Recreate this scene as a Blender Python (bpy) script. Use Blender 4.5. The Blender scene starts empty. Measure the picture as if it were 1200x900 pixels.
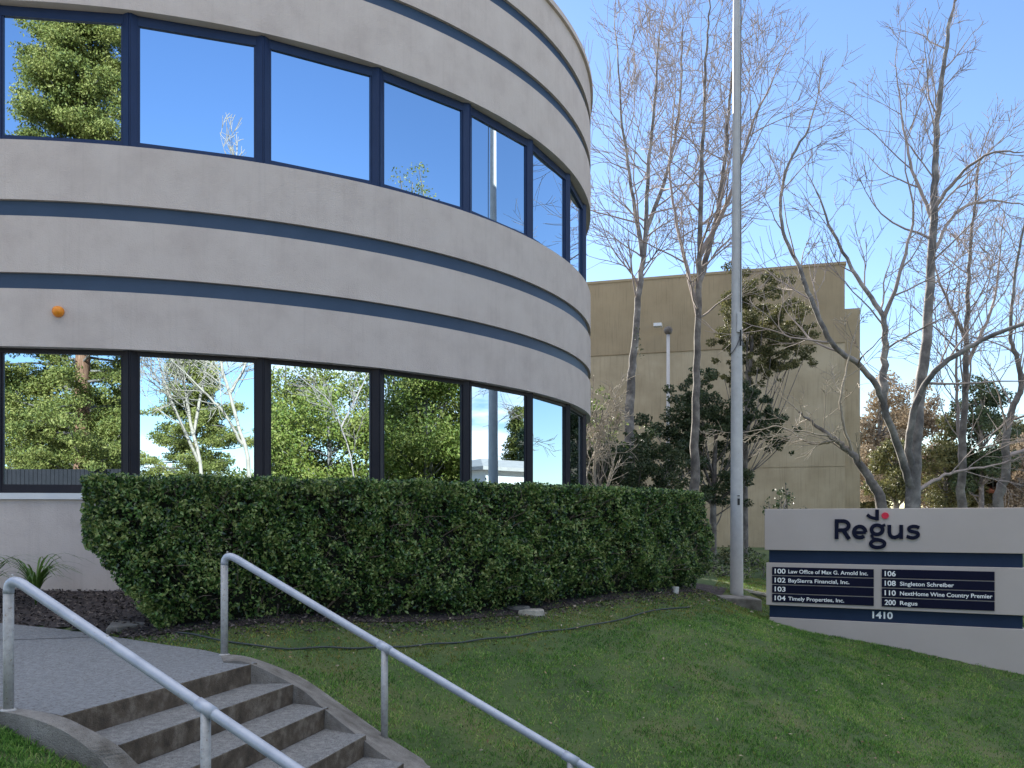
import bpy, math, random
import numpy as np
from mathutils import Vector, Matrix
rng = np.random.default_rng(7); random.seed(7)
S = bpy.context.scene
COL = S.collection
# ------------------------------------------------------------------ camera
F, HOR = 1024.0, 609.5            # focal length and horizon in the photo's 1200 px frame
cam = bpy.data.cameras.new('camera'); co = bpy.data.objects.new('camera', cam); COL.objects.link(co)
co.location = (0, 0, 0); co.rotation_euler = (math.radians(90), 0, 0)
cam.sensor_fit = 'HORIZONTAL'; cam.sensor_width = 36; cam.lens = 36*F/1200
cam.shift_y = (HOR-450)/1200; cam.clip_end = 2000; cam.clip_start = .05
S.camera = co
# ------------------------------------------------------------------ sky, sun, exposure
SUN_EL, SUN_AZ = math.radians(22.5), math.radians(-25)      # azimuth from +Y towards +X
W = bpy.data.worlds.new('World'); S.world = W; W.use_nodes = True
nt = W.node_tree; nt.nodes.clear()
def N(t, ty, **kw):
    n = t.nodes.new(ty)
    for k, v in kw.items(): setattr(n, k, v)
    return n
out = N(nt, 'ShaderNodeOutputWorld'); bg = N(nt, 'ShaderNodeBackground'); bg.inputs[1].default_value = .11
sky = N(nt, 'ShaderNodeTexSky', sky_type='NISHITA', sun_disc=False, sun_elevation=SUN_EL, sun_rotation=SUN_AZ % (2*math.pi),
        altitude=0, air_density=1.0, dust_density=.1, ozone_density=2.2)
hs_ = N(nt, 'ShaderNodeHueSaturation'); hs_.inputs['Saturation'].default_value = 1.1; hs_.inputs['Hue'].default_value = .509; hs_.inputs['Value'].default_value = .7; nt.links.new(sky.outputs[0], hs_.inputs['Color'])
tc = N(nt, 'ShaderNodeTexCoord'); sep = N(nt, 'ShaderNodeSeparateXYZ'); nt.links.new(tc.outputs['Generated'], sep.inputs[0])
mp = N(nt, 'ShaderNodeMapping'); mp.inputs['Scale'].default_value = (1, 1, 4.2); nt.links.new(tc.outputs['Generated'], mp.inputs[0])
noi = N(nt, 'ShaderNodeTexNoise'); noi.inputs['Scale'].default_value = 3.6; noi.inputs['Detail'].default_value = 9; noi.inputs['Roughness'].default_value = .58
nt.links.new(mp.outputs[0], noi.inputs['Vector'])
def maprange(t, src, a, b, c=0, d=1):
    m = N(t, 'ShaderNodeMapRange', interpolation_type='SMOOTHSTEP'); m.inputs[1].default_value = a; m.inputs[2].default_value = b
    m.inputs[3].default_value = c; m.inputs[4].default_value = d; t.links.new(src, m.inputs[0]); return m.outputs[0]
def mathn(t, op, a, b):
    m = N(t, 'ShaderNodeMath', operation=op)
    for i, v in enumerate((a, b)):
        if isinstance(v, (int, float)): m.inputs[i].default_value = v
        else: t.links.new(v, m.inputs[i])
    return m.outputs[0]
low = maprange(nt, sep.outputs['Z'], .1, .34, 1, 0)
azm = maprange(nt, mathn(nt, 'ADD', mathn(nt, 'MULTIPLY', sep.outputs['Y'], -.8), mathn(nt, 'MULTIPLY', sep.outputs['X'], .6)), .1, .4)
clm = maprange(nt, noi.outputs['Fac'], .46, .64)
fac = mathn(nt, 'MULTIPLY', mathn(nt, 'MULTIPLY', low, azm), clm)
fill_cloud = mathn(nt, 'MULTIPLY', maprange(nt, sep.outputs['Z'], .6, .74), maprange(nt, noi.outputs['Fac'], .36, .52))   # unseen broken cloud overhead, added as white fill for the shade
fac = mathn(nt, 'MAXIMUM', fac, fill_cloud)
mix = N(nt, 'ShaderNodeMix', data_type='RGBA'); nt.links.new(fac, mix.inputs[0]); nt.links.new(hs_.outputs[0], mix.inputs[6])
mix.inputs[7].default_value = (6.0, 6.0, 6.1, 1)
nt.links.new(mix.outputs[2], bg.inputs[0]); nt.links.new(bg.outputs[0], out.inputs[0])
sund = Vector((math.sin(SUN_AZ)*math.cos(SUN_EL), math.cos(SUN_AZ)*math.cos(SUN_EL), math.sin(SUN_EL)))
sl = bpy.data.lights.new('sun', 'SUN'); sl.energy = 4.6; sl.angle = math.radians(.53); sl.color = (1, .93, .82)
so = bpy.data.objects.new('sun', sl); COL.objects.link(so); so.rotation_euler = sund.to_track_quat('Z', 'Y').to_euler(); so.location = (0, 0, 40)
S.view_settings.view_transform = 'Standard'; S.view_settings.look = 'None'; S.view_settings.gamma = 1
S.view_settings.exposure = 1.75
S.cycles.max_bounces = 7; S.cycles.glossy_bounces = 3; S.cycles.transparent_max_bounces = 6
# ------------------------------------------------------------------ helpers
def mesh_np(name, V, Fs, mats, parent=None, smooth=False, midx=None):
    """V (n,3); Fs list of (m,k) arrays"""
    me = bpy.data.meshes.new(name); V = np.asarray(V, np.float32)
    loops = np.concatenate([f.ravel() for f in Fs]).astype(np.int32)
    tot = np.concatenate([np.full(len(f), f.shape[1]) for f in Fs]).astype(np.int32)
    st = np.concatenate([[0], np.cumsum(tot)[:-1]]).astype(np.int32)
    me.vertices.add(len(V)); me.vertices.foreach_set('co', V.ravel())
    me.loops.add(len(loops)); me.loops.foreach_set('vertex_index', loops)
    me.polygons.add(len(tot)); me.polygons.foreach_set('loop_start', st); me.polygons.foreach_set('loop_total', tot)
    if midx is not None: me.polygons.foreach_set('material_index', np.asarray(midx, np.int32))
    me.polygons.foreach_set('use_smooth', np.full(len(tot), smooth)); me.update(calc_edges=True); me.validate()
    for m in (mats if isinstance(mats, (list, tuple)) else [mats]): me.materials.append(m)
    o = bpy.data.objects.new(name, me); COL.objects.link(o)
    if parent: o.parent = parent
    return o
class MB:
    """collects polygons into one mesh"""
    def __init__(s): s.v = []; s.f = []; s.m = []
    def poly(s, pts, m=0):
        b = len(s.v); s.v += [tuple(p) for p in pts]; s.f.append(tuple(range(b, b+len(pts)))); s.m.append(m)
    def prism(s, base, top, m=0, mtop=None, mside=None):
        n = len(base); b = len(s.v); s.v += [tuple(p) for p in base]+[tuple(p) for p in top]
        s.f.append(tuple(b+i for i in reversed(range(n)))); s.m.append(m)
        s.f.append(tuple(b+n+i for i in range(n))); s.m.append(m if mtop is None else mtop)
        for i in range(n):
            j = (i+1) % n; s.f.append((b+i, b+j, b+n+j, b+n+i)); s.m.append(m if mside is None else mside)
    def box(s, c, sz, rz=0, m=0):
        cx, cy, cz = c; hx, hy, hz = sz[0]/2, sz[1]/2, sz[2]/2; ca, sa = math.cos(rz), math.sin(rz)
        q = [(cx+x*ca-y*sa, cy+x*sa+y*ca) for x, y in ((-hx, -hy), (hx, -hy), (hx, hy), (-hx, hy))]
        s.prism([(x, y, cz-hz) for x, y in q], [(x, y, cz+hz) for x, y in q], m)
    def strip(s, A, B, m=0, closed=False):
        b = len(s.v); n = len(A); s.v += [tuple(p) for p in A]+[tuple(p) for p in B]
        for i in range(n if closed else n-1):
            j = (i+1) % n; s.f.append((b+i, b+j, b+n+j, b+n+i)); s.m.append(m)
    def lathe(s, prof, c=(0, 0, 0), n=24, m=0, cap=True):
        b = len(s.v); k = len(prof)
        for r, z in prof:
            for i in range(n):
                a = 2*math.pi*i/n; s.v.append((c[0]+r*math.cos(a), c[1]+r*math.sin(a), c[2]+z))
        for q in range(k-1):
            for i in range(n):
                j = (i+1) % n; s.f.append((b+q*n+i, b+q*n+j, b+(q+1)*n+j, b+(q+1)*n+i)); s.m.append(m)
        if cap: s.f.append(tuple(b+i for i in reversed(range(n)))); s.m.append(m); s.f.append(tuple(b+(k-1)*n+i for i in range(n))); s.m.append(m)
    def tube(s, P, r, n=10, m=0):
        T = Tubes(n); T.add(P, r if hasattr(r, '__len__') else [r]*len(P)); V, Fq = T.get(); b = len(s.v)
        s.v += [tuple(v) for v in V]; s.f += [tuple(int(b+i) for i in f) for f in Fq]; s.m += [m]*len(Fq)
        s.f.append(tuple(b+i for i in range(n))[::-1]); s.m.append(m); s.f.append(tuple(b+len(V)-n+i for i in range(n))); s.m.append(m)
    def build(s, name, mats, parent=None, smooth=False, bevel=0, seg=2, fixn=True):
        me = bpy.data.meshes.new(name); me.from_pydata(s.v, [], s.f); 
        for m in (mats if isinstance(mats, (list, tuple)) else [mats]): me.materials.append(m)
        me.polygons.foreach_set('material_index', s.m)
        if smooth: me.polygons.foreach_set('use_smooth', [True]*len(s.f))
        if fixn:
            import bmesh
            bm = bmesh.new(); bm.from_mesh(me); bmesh.ops.recalc_face_normals(bm, faces=bm.faces); bm.to_mesh(me); bm.free()
        me.update(); o = bpy.data.objects.new(name, me); COL.objects.link(o)
        if parent: o.parent = parent
        if bevel:
            b = o.modifiers.new('bevel', 'BEVEL'); b.width = bevel; b.segments = seg; b.limit_method = 'ANGLE'; b.angle_limit = .6
        return o
class Tubes:
    """many tapered tubes in one mesh"""
    def __init__(s, n=4): s.n = n; s.V = []; s.Fq = []; s.b = 0
    def add(s, P, R):
        P = np.asarray(P, float); R = np.asarray(R, float); n = s.n; k = len(P)
        T = np.gradient(P, axis=0); T /= np.linalg.norm(T, axis=1)[:, None]+1e-9
        ref = np.array([0, 0, 1.]) if abs(T[:, 2]).mean() < .8 else np.array([1., 0, 0])
        A = np.cross(T, ref); A /= np.linalg.norm(A, axis=1)[:, None]+1e-9; B = np.cross(T, A)
        a = np.arange(n)*2*np.pi/n
        V = P[:, None]+R[:, None, None]*(A[:, None]*np.cos(a)[None, :, None]+B[:, None]*np.sin(a)[None, :, None])
        s.V.append(V.reshape(-1, 3)); i = np.arange(n); j = (i+1) % n; q = np.arange(k-1)[:, None]*n
        s.Fq.append(np.stack([q+i, q+j, q+n+j, q+n+i], -1).reshape(-1, 4)+s.b); s.b += k*n
    def get(s): return np.concatenate(s.V), np.concatenate(s.Fq)
    def build(s, name, mat, parent=None, smooth=True):
        if not s.V: return None
        V, Fq = s.get(); return mesh_np(name, V, [Fq], mat, parent, smooth)
def empty(name, loc=(0, 0, 0)):
    o = bpy.data.objects.new(name, None); COL.objects.link(o); o.location = loc; o.empty_display_size = .2; return o
def tag(o, label=None, cat=None, group=None, kind=None):
    if label: o['label'] = label
    if cat: o['category'] = cat
    if group: o['group'] = group
    if kind: o['kind'] = kind
    return o
def thing(name, label, cat, group=None, base=None, parts=()):
    """an Empty at the thing's base; parts are built in world space and parented keeping their place"""
    o = empty(name, base or (0, 0, 0)); tag(o, label, cat, group)
    return o
def adopt(root):
    """shift the direct children so that they stay in world space under a root away from the origin"""
    inv = Matrix.Translation(-root.location)
    for ch in root.children_recursive:
        if ch.parent == root: ch.matrix_parent_inverse = inv
def U(px, py, z):              # photo pixel at known height above the eye -> point
    y = F*z/(HOR-py); return np.array([(px-600)/F*y, y, z])
def P(px, py, y):              # photo pixel at known distance -> point
    return np.array([(px-600)/F*y, y, (HOR-py)/F*y])
def spline(pts, n=8):
    pts = [np.asarray(p, float) for p in pts]; Q = [2*pts[0]-pts[1]]+pts+[2*pts[-1]-pts[-2]]; o = []
    for i in range(1, len(Q)-2):
        for t in np.arange(n)/n:
            a, b, c, d = Q[i-1:i+3]; o.append(.5*(2*b+(c-a)*t+(2*a-5*b+4*c-d)*t*t+(3*b-a-3*c+d)*t**3))
    o.append(pts[-1]); return np.array(o)
# ------------------------------------------------------------------ materials
def material(name, cols, scale=5, rough=.8, bump=0, bscale=60, metallic=0, detail=6, spec=.4, streak=0, trans=0, lo=.3, hi=.7, speck=None, coord='Object', aniso=None, island=0):
    m = bpy.data.materials.new(name); m.use_nodes = True; t = m.node_tree; b = t.nodes['Principled BSDF']
    b.inputs['Roughness'].default_value = rough; b.inputs['Metallic'].default_value = metallic; b.inputs['Specular IOR Level'].default_value = spec
    tcn = N(t, 'ShaderNodeTexCoord'); geo = N(t, 'ShaderNodeNewGeometry'); src = geo.outputs['Position']
    if aniso:
        mpn = N(t, 'ShaderNodeMapping'); mpn.inputs['Scale'].default_value = aniso; t.links.new(src, mpn.inputs[0]); src = mpn.outputs[0]
    n = N(t, 'ShaderNodeTexNoise'); n.inputs['Scale'].default_value = scale; n.inputs['Detail'].default_value = detail; n.inputs['Roughness'].default_value = .62
    t.links.new(src, n.inputs['Vector']); fo = n.outputs['Fac']
    if island: fo = mathn(t, 'ADD', fo, mathn(t, 'MULTIPLY', mathn(t, 'SUBTRACT', geo.outputs['Random Per Island'], .5), island))
    r = N(t, 'ShaderNodeValToRGB'); t.links.new(fo, r.inputs[0]); e = r.color_ramp
    while len(e.elements) < len(cols): e.elements.new(.5)
    for i, c in enumerate(cols):
        e.elements[i].position = lo+(hi-lo)*i/max(1, len(cols)-1); e.elements[i].color = (*c, 1)
    cur = r.outputs[0]
    if streak:     # rain streaks: noise stretched down the wall
        mpn = N(t, 'ShaderNodeMapping'); mpn.inputs['Scale'].default_value = (15, 15, .6); t.links.new(geo.outputs['Position'], mpn.inputs[0])
        n2 = N(t, 'ShaderNodeTexNoise'); n2.inputs['Scale'].default_value = 1.6; n2.inputs['Detail'].default_value = 5; t.links.new(mpn.outputs[0], n2.inputs['Vector'])
        f = maprange(t, n2.outputs['Fac'], .5, .72, 1, 1-streak)
        mx = N(t, 'ShaderNodeMix', data_type='RGBA', blend_type='MULTIPLY'); mx.inputs[0].default_value = 1
        t.links.new(cur, mx.inputs[6]); t.links.new(f, mx.inputs[7]); cur = mx.outputs[2]
    if speck:      # small spots: (colour, scale, threshold)
        n3 = N(t, 'ShaderNodeTexNoise'); n3.inputs['Scale'].default_value = speck[1]; n3.inputs['Detail'].default_value = 2; t.links.new(geo.outputs['Position'], n3.inputs['Vector'])
        f = maprange(t, n3.outputs['Fac'], speck[2], speck[2]+.08)
        mx = N(t, 'ShaderNodeMix', data_type='RGBA'); t.links.new(f, mx.inputs[0]); t.links.new(cur, mx.inputs[6]); mx.inputs[7].default_value = (*speck[0], 1); cur = mx.outputs[2]
    t.links.new(cur, b.inputs['Base Color'])
    if bump:
        nb = N(t, 'ShaderNodeTexNoise'); nb.inputs['Scale'].default_value = bscale; nb.inputs['Detail'].default_value = 4; t.links.new(src, nb.inputs['Vector'])
        bp = N(t, 'ShaderNodeBump'); bp.inputs['Strength'].default_value = bump; bp.inputs['Distance'].default_value = .01
        t.links.new(nb.outputs['Fac'], bp.inputs['Height']); t.links.new(bp.outputs[0], b.inputs['Normal'])
    if trans:      # light through leaves
        tr = N(t, 'ShaderNodeBsdfTranslucent'); ms = N(t, 'ShaderNodeMixShader'); ms.inputs[0].default_value = trans
        t.links.new(cur, tr.inputs[0]); t.links.new(b.outputs[0], ms.inputs[1]); t.links.new(tr.outputs[0], ms.inputs[2])
        t.links.new(ms.outputs[0], t.nodes['Material Output'].inputs[0])
    return m
M = {}
M['stucco'] = material('grey_stucco', [(.465, .405, .38), (.53, .468, .438), (.565, .505, .475)], 2.4, .9, .5, 70, streak=.045, lo=.28, hi=.72, detail=10)
M['soffit'] = M['stucco']
M['navy'] = material('navy_paint', [(.024, .05, .098), (.032, .062, .118)], 3, .45, .1, 120)
M['frame'] = material('navy_metal', [(.009, .024, .075), (.013, .03, .09)], 3, .4, spec=.35)
M['frame_low'] = material('dark_bronze_metal', [(.008, .009, .017), (.016, .015, .022)], 3, .45, spec=.25)
M['ledge'] = material('pale_ledge_paint', [(.6, .62, .65), (.68, .69, .7)], 5, .6)
M['roof'] = material('roof_gravel', [(.2, .2, .19), (.3, .29, .28)], 30, .9)
g = bpy.data.materials.new('mirror_glass'); g.use_nodes = True; b = g.node_tree.nodes['Principled BSDF']
b.inputs['Base Color'].default_value = (.54, .7, .84, 1); b.inputs['Metallic'].default_value = 1; b.inputs['Roughness'].default_value = 0
nb = N(g.node_tree, 'ShaderNodeTexNoise'); nb.inputs['Scale'].default_value = .7; nb.inputs['Detail'].default_value = 0
gg = N(g.node_tree, 'ShaderNodeNewGeometry'); g.node_tree.links.new(gg.outputs['Position'], nb.inputs['Vector'])
bp = N(g.node_tree, 'ShaderNodeBump'); bp.inputs['Strength'].default_value = .12; bp.inputs['Distance'].default_value = .012
g.node_tree.links.new(nb.outputs['Fac'], bp.inputs['Height']); g.node_tree.links.new(bp.outputs[0], b.inputs['Normal'])
M['glass'] = g
M['concrete'] = material('path_concrete', [(.135, .14, .155), (.18, .19, .205), (.225, .235, .25)], 26, .9, 1, 60, detail=12, lo=.32, hi=.68, speck=((.09, .085, .08), 75, .58))
M['step'] = material('step_concrete', [(.13, .132, .138), (.19, .195, .2), (.26, .262, .265)], 24, .9, .9, 110, speck=((.06, .055, .05), 110, .58))
M['riser'] = material('brown_riser', [(.045, .034, .026), (.1, .078, .058), (.2, .17, .14)], 9, .9, .6, 120)
M['kerb'] = material('kerb_concrete', [(.11, .1, .09), (.19, .18, .17), (.27, .26, .245)], 6, .9, .9, 120, speck=((.08, .07, .06), 150, .62))
M['pipe'] = material('galvanised_pipe', [(.33, .365, .44), (.44, .475, .55)], 9, .48, .1, 90, metallic=.3, speck=((.3, .27, .24), 55, .68))
M['pipe_post'] = material('worn_galvanised_pipe', [(.29, .29, .29), (.44, .44, .44)], 30, .6, .15, 90, metallic=.25, speck=((.24, .2, .17), 80, .62))
M['soil'] = material('lawn_soil', [(.035, .06, .02), (.055, .09, .028), (.1, .11, .045)], 1.3, 1, .8, 40)
M['paving'] = material('town_paving', [(.28, .25, .21), (.36, .32, .27)], .3, .95)
M['mulch'] = material('dark_bark_mulch', [(.016, .013, .016), (.04, .032, .033), (.075, .06, .056)], 16, .95, 1, 50)
M['chip'] = material('bark_chip', [(.02, .016, .018), (.06, .048, .046), (.16, .135, .125)], 22, .9, island=.38)
M['grass'] = material('grass_blades', [(.055, .135, .03), (.12, .28, .052), (.22, .41, .08), (.42, .48, .18)], 1.6, .55, trans=.4, lo=.34, hi=.72, detail=8, island=.38)
M['moss'] = material('mossy_blades', [(.09, .13, .028), (.2, .21, .04), (.33, .26, .09)], 2.5, .8, trans=.3, island=.38)
M['litter'] = material('dry_leaf', [(.12, .07, .035), (.25, .17, .1), (.42, .36, .28)], 9, .8, lo=.35, hi=.65, island=.38)
M['hedge'] = material('hedge_leaf', [(.016, .042, .013), (.05, .12, .03), (.13, .24, .055), (.27, .33, .11)], 5.5, .3, trans=.25, spec=.6, lo=.35, hi=.65, island=.38)
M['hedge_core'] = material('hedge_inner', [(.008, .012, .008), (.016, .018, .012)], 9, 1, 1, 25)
M['twig'] = material('brown_twig', [(.1, .075, .06), (.17, .135, .11)], 20, .85)
M['bark'] = material('grey_bark', [(.085, .08, .08), (.18, .17, .165), (.38, .355, .33)], 3, .85, .6, 30, lo=.35, hi=.68)
M['bark_dark'] = material('dark_bark', [(.07, .062, .06), (.15, .135, .125), (.3, .275, .25)], 4, .85, .6, 30)
M['twigs'] = material('bare_twigs', [(.24, .2, .185), (.38, .325, .3)], 3, .85)
M['white_bark'] = material('pale_bark', [(.26, .225, .18), (.42, .37, .3)], 4, .8, .3, 30)
M['red_bark'] = material('redwood_bark', [(.09, .045, .028), (.19, .1, .06), (.3, .18, .12)], 5, .9, .9, 12, aniso=(8, 8, .6))
M['fol_yellow'] = material('bushy_leaf', [(.1, .15, .025), (.19, .235, .04), (.3, .3, .08)], 1.4, .55, trans=.25, island=.38)
M['fol_green'] = material('broad_leaf', [(.075, .105, .022), (.17, .195, .036), (.3, .3, .07)], 1.2, .55, trans=.25, island=.38)
M['fol_conifer'] = material('conifer_needles', [(.085, .115, .028), (.19, .215, .045), (.34, .33, .1)], 1.0, .6, trans=.35, island=.38)
M['fol_dark'] = material('dark_evergreen_leaf', [(.022, .045, .02), (.042, .07, .028), (.08, .105, .045)], 1.4, .5, trans=.15, island=.38)
M['fol_olive'] = material('olive_leaf', [(.06, .07, .03), (.12, .125, .045), (.2, .19, .08)], 1.4, .55, trans=.25, island=.38)
M['fol_rust'] = material('rust_leaf', [(.2, .15, .1), (.31, .245, .17), (.42, .35, .26)], .5, .8, trans=.3, island=.38)
M['fol_lime'] = material('light_leaf', [(.06, .11, .025), (.13, .19, .05), (.3, .33, .16)], 6, .5, trans=.3, island=.38)
M['tan'] = material('tan_stucco', [(.33, .27, .18), (.4, .33, .225), (.46, .385, .27)], .8, .95, .3, 30, streak=.16)
M['tan_band'] = material('tan_stucco_upper', [(.28, .22, .14), (.36, .285, .185)], .8, .95, .3, 30, streak=.15)
M['pole'] = material('grey_pole_paint', [(.4, .4, .41), (.5, .5, .5)], 6, .45, .05, 90, speck=((.25, .23, .22), 40, .7))
M['black'] = material('black_metal', [(.01, .01, .012), (.02, .02, .02)], 9, .5)
M['rope'] = material('grey_rope', [(.09, .09, .1), (.16, .16, .17)], 60, .9)
M['sign'] = material('sign_grey', [(.455, .395, .37), (.495, .435, .41)], 1.5, .75, .15, 150)
M['sign_navy'] = material('sign_navy', [(.012, .026, .06), (.016, .032, .072)], 3, .6, spec=.2)
M['plate'] = material('plate_navy', [(.004, .005, .022), (.006, .007, .026)], 3, .5, spec=.12)
M['letter'] = material('letter_navy', [(.004, .006, .022), (.007, .009, .028)], 8, .5, spec=.12)
M['white'] = material('white_lettering', [(.88, .88, .88), (.9, .9, .9)], 5, .5)
M['red'] = material('red_dot', [(.62, .015, .05), (.68, .02, .06)], 5, .4)
M['orange'] = material('orange_plastic', [(.75, .23, .015), (.85, .3, .02)], 20, .35)
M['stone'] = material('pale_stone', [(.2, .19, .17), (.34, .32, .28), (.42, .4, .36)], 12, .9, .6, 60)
M['pvc'] = material('pale_plastic', [(.5, .5, .48), (.6, .6, .58)], 12, .5)
M['hose'] = material('dark_hose', [(.03, .04, .045), (.05, .06, .065)], 12, .5)
M['strap'] = material('strap_leaf', [(.05, .11, .02), (.11, .2, .04)], 9, .45, trans=.3)
M['asphalt'] = material('asphalt', [(.07, .07, .072), (.1, .1, .1)], 4, .9, .5, 90)
M['housewall'] = material('white_siding', [(.55, .55, .53), (.62, .62, .6)], 2, .8)
M['shingle'] = material('grey_shingle', [(.3, .28, .26), (.4, .38, .35)], 3, .9)
M['rtile'] = material('red_tile', [(.28, .1, .06), (.36, .14, .08)], 3, .9)
M['fence'] = material('weathered_boards', [(.006, .007, .01), (.012, .012, .016)], 3, .9)
M['wood'] = material('brown_siding', [(.2, .12, .08), (.27, .17, .11)], 2, .9)
# ------------------------------------------------------------------ terrain
CTRL = np.array([(-3.6, 7.35, -1.0), (-1.9, 7.7, -.97), (0, 9.3, -.96), (2.75, 12.2, -1.02), (-6, 9.5, -.74), (-3, 10.1, -.78), (0, 12.5, -.88), (1.4, 17, -.98),
 (3.4, 13.3, -1.12), (3.4, 11.6, -1.335), (6.06, 10.3, -1.84), (4.7, 11, -1.58), (-2.1, 6.85, -1.13), (-1.5, 6.75, -1.3), (-.75, 6.25, -1.63), (0, 6.0, -1.72),
 (4.75, 8.1, -2.26), (.6, 4.2, -2.1), (3, 5, -2.26), (6, 6, -2.4), (9, 8, -2.4), (8, 14, -1.5), (10, 20, -1.2), (5, 25, -1), (-5, 30, -1), (12, 31, -1), (2, 9, -1.18), (2.2, 7.2, -1.7),
 (-2.75, 4.3, -1.16), (-2.25, 3.7, -1.45), (-1.6, 3.0, -1.95), (-4.5, 8.0, -1.0), (-3.5, 7.3, -1.03), (-3.2, 5.8, -1.12), (-5.5, 7, -1.05), (-4.5, 4.5, -1.15), (-9, 6, -1.05), (-8, 2, -1.7),
 (3.75, 12.45, -1.40), (2.95, 12.6, -1.17), (-1, 1, -2.05), (3, 1, -2.15), (-12, 10, -.8), (-5, 0, -2.0), (8, 2, -2.35)])
def _U(r2): return np.where(r2 > 0, r2*np.log(np.maximum(r2, 1e-12)), 0)
_n = len(CTRL); _K = _U(((CTRL[:, None, :2]-CTRL[None, :, :2])**2).sum(-1))+np.eye(_n)*.05
_Pm = np.c_[np.ones(_n), CTRL[:, :2]]; _A = np.block([[_K, _Pm], [_Pm.T, np.zeros((3, 3))]])
_w = np.linalg.solve(_A, np.r_[CTRL[:, 2], 0, 0, 0])
def sstep(x, a, b): t = np.clip((x-a)/(b-a), 0, 1); return t*t*(3-2*t)
def terr(x, y):
    x = np.asarray(x, float); y = np.asarray(y, float); sh = x.shape; q = np.c_[x.ravel(), y.ravel()]
    k = _U(((q[:, None]-CTRL[None, :, :2])**2).sum(-1)); z = (k@_w[:_n]+_w[_n]+q@_w[_n+1:]).reshape(sh)
    far = -2.12+1.1*sstep(y, 3, 22); d = np.hypot(x-1, y-9); w = 1-sstep(d, 9, 20)
    return np.clip(z, -2.6, -.7)*w+far*(1-w)
NOSE = []                                # the stair nosings: right (far) end, left (near) end
for k, (a, b_) in enumerate(zip([(292, 779), (325, 808), (368, 836), (413, 870)], [(75, 838), (139, 873), (205, 908), (275, 947)])):
    z = -1.05-.14*k; NOSE.append((U(*a, z), U(*b_, z)))
for k in range(4, 8):
    st = (NOSE[3][0]-NOSE[0][0])/3; stl = (NOSE[3][1]-NOSE[0][1])/3; NOSE.append((NOSE[3][0]+st*(k-3), NOSE[3][1]+stl*(k-3)))
curbR_in = [U(262, 775, -1.035), U(291, 777, -1.04), U(350, 806, -1.22), U(379, 830, -1.33), U(437, 876, -1.54), U(472, 900, -1.66)]
curbR_out = [U(258, 766, -1.035), U(294, 770.5, -1.04), U(350, 792, -1.21), U(394, 821, -1.36), U(455, 864, -1.56), U(512, 900, -1.71)]
curbL_in = [U(-60, 823, -1.03), U(17, 829.6, -1.04), U(67, 838, -1.05), U(102, 853, -1.10), U(137, 873, -1.18), U(166, 900, -1.28)]
curbL_out = [U(-60, 829, -1.03), U(0, 834, -1.04), U(35, 841, -1.05), U(73, 856, -1.10), U(102, 876, -1.18), U(128, 900, -1.28)]
def ext(L, n=3):
    d = (NOSE[7][0]-NOSE[3][0])/4; L = list(L)
    for i in range(n): L.append(L[-1]+d*1.15)
    return L
curbR_in, curbR_out, curbL_in, curbL_out = ext(curbR_in, 3), ext(curbR_out, 3), ext(curbL_in, 4), ext(curbL_out, 4)
def inside(poly, x, y):
    c = np.zeros(x.shape, bool); n = len(poly)
    for i in range(n):
        x1, y1 = poly[i][:2]; x2, y2 = poly[(i+1) % n][:2]
        with np.errstate(divide='ignore', invalid='ignore'):
            c ^= ((y1 > y) != (y2 > y)) & (x < (x2-x1)*(y-y1)/(y2-y1)+x1)
    return c
mid = lambda A, B: [(a+b)/2 for a, b in zip(A, B)]
STAIR = mid(curbR_in, curbR_out)+mid(curbL_in, curbL_out)[::-1]
def plane3(a, b, c):
    n = np.cross(b-a, c-a); return n, n@a
PN, PD = plane3(U(292, 779, -1.05), U(75, 838, -1.05), U(0, 730, -.96))
def onpath(px, py):
    d = np.array([(px-600)/F, 1, (HOR-py)/F]); return d*(PD/(PN@d))
pathpix = [(-420, 700), (-200, 712), (0, 730), (70, 737), (130, 745.5), (190, 755), (240, 762), (262, 767), (275, 772), (292, 779), (75, 838), (40, 833), (17, 829.6), (-60, 823), (-300, 812), (-420, 810)]
PATH = [onpath(*p) for p in pathpix]
def terr2(x, y):
    z = terr(x, y); z = np.where(inside(STAIR, x, y), np.minimum(z, -1.5)-.9, z)
    zp = (PD-PN[0]*x-PN[1]*y)/PN[2]; z = np.where(inside(PATH, x, y), np.minimum(z, zp-.05), z); return z
fx = np.r_[np.linspace(-300, -12, 25), np.arange(-8, 9, .08), np.linspace(10, 300, 28)]
fy = np.r_[np.linspace(-200, -3, 30), np.arange(.5, 18, .08), np.linspace(19, 60, 22), np.linspace(80, 1500, 12)]
X, Y = np.meshgrid(fx, fy); Z = terr2(X, Y)+np.where((np.abs(X-1) < 9) & (Y > 3) & (Y < 17), rng.normal(0, .004, X.shape), 0)
ny, nx = X.shape; i = np.arange(nx-1); j = np.arange(ny-1)[:, None]*nx
gf = np.stack([j+i, j+i+1, j+nx+i+1, j+nx+i], -1).reshape(-1, 4)
Xc = X.ravel()[gf[:, 0]]; Yc = Y.ravel()[gf[:, 2]]
tag(mesh_np('lawn_ground', np.c_[X.ravel(), Y.ravel(), Z.ravel()], [gf], [M['soil'], M['paving']], smooth=True, midx=((Yc < -1.5) | (np.abs(Xc) > 14)).astype(int)), kind='structure')
def sheet(name, mat, x0, x1, y0, y1, dz, step=.5):
    xs = np.arange(x0, x1+1e-6, step); ys = np.arange(y0, y1+1e-6, step); A, B = np.meshgrid(xs, ys); C = terr(A, B)+dz; n, m_ = A.shape
    i = np.arange(m_-1); j = np.arange(n-1)[:, None]*m_
    o = mesh_np(name, np.c_[A.ravel(), B.ravel(), C.ravel()], [np.stack([j+i, j+i+1, j+m_+i+1, j+m_+i], -1).reshape(-1, 4)], mat, smooth=True); return tag(o, kind='structure')
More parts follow.
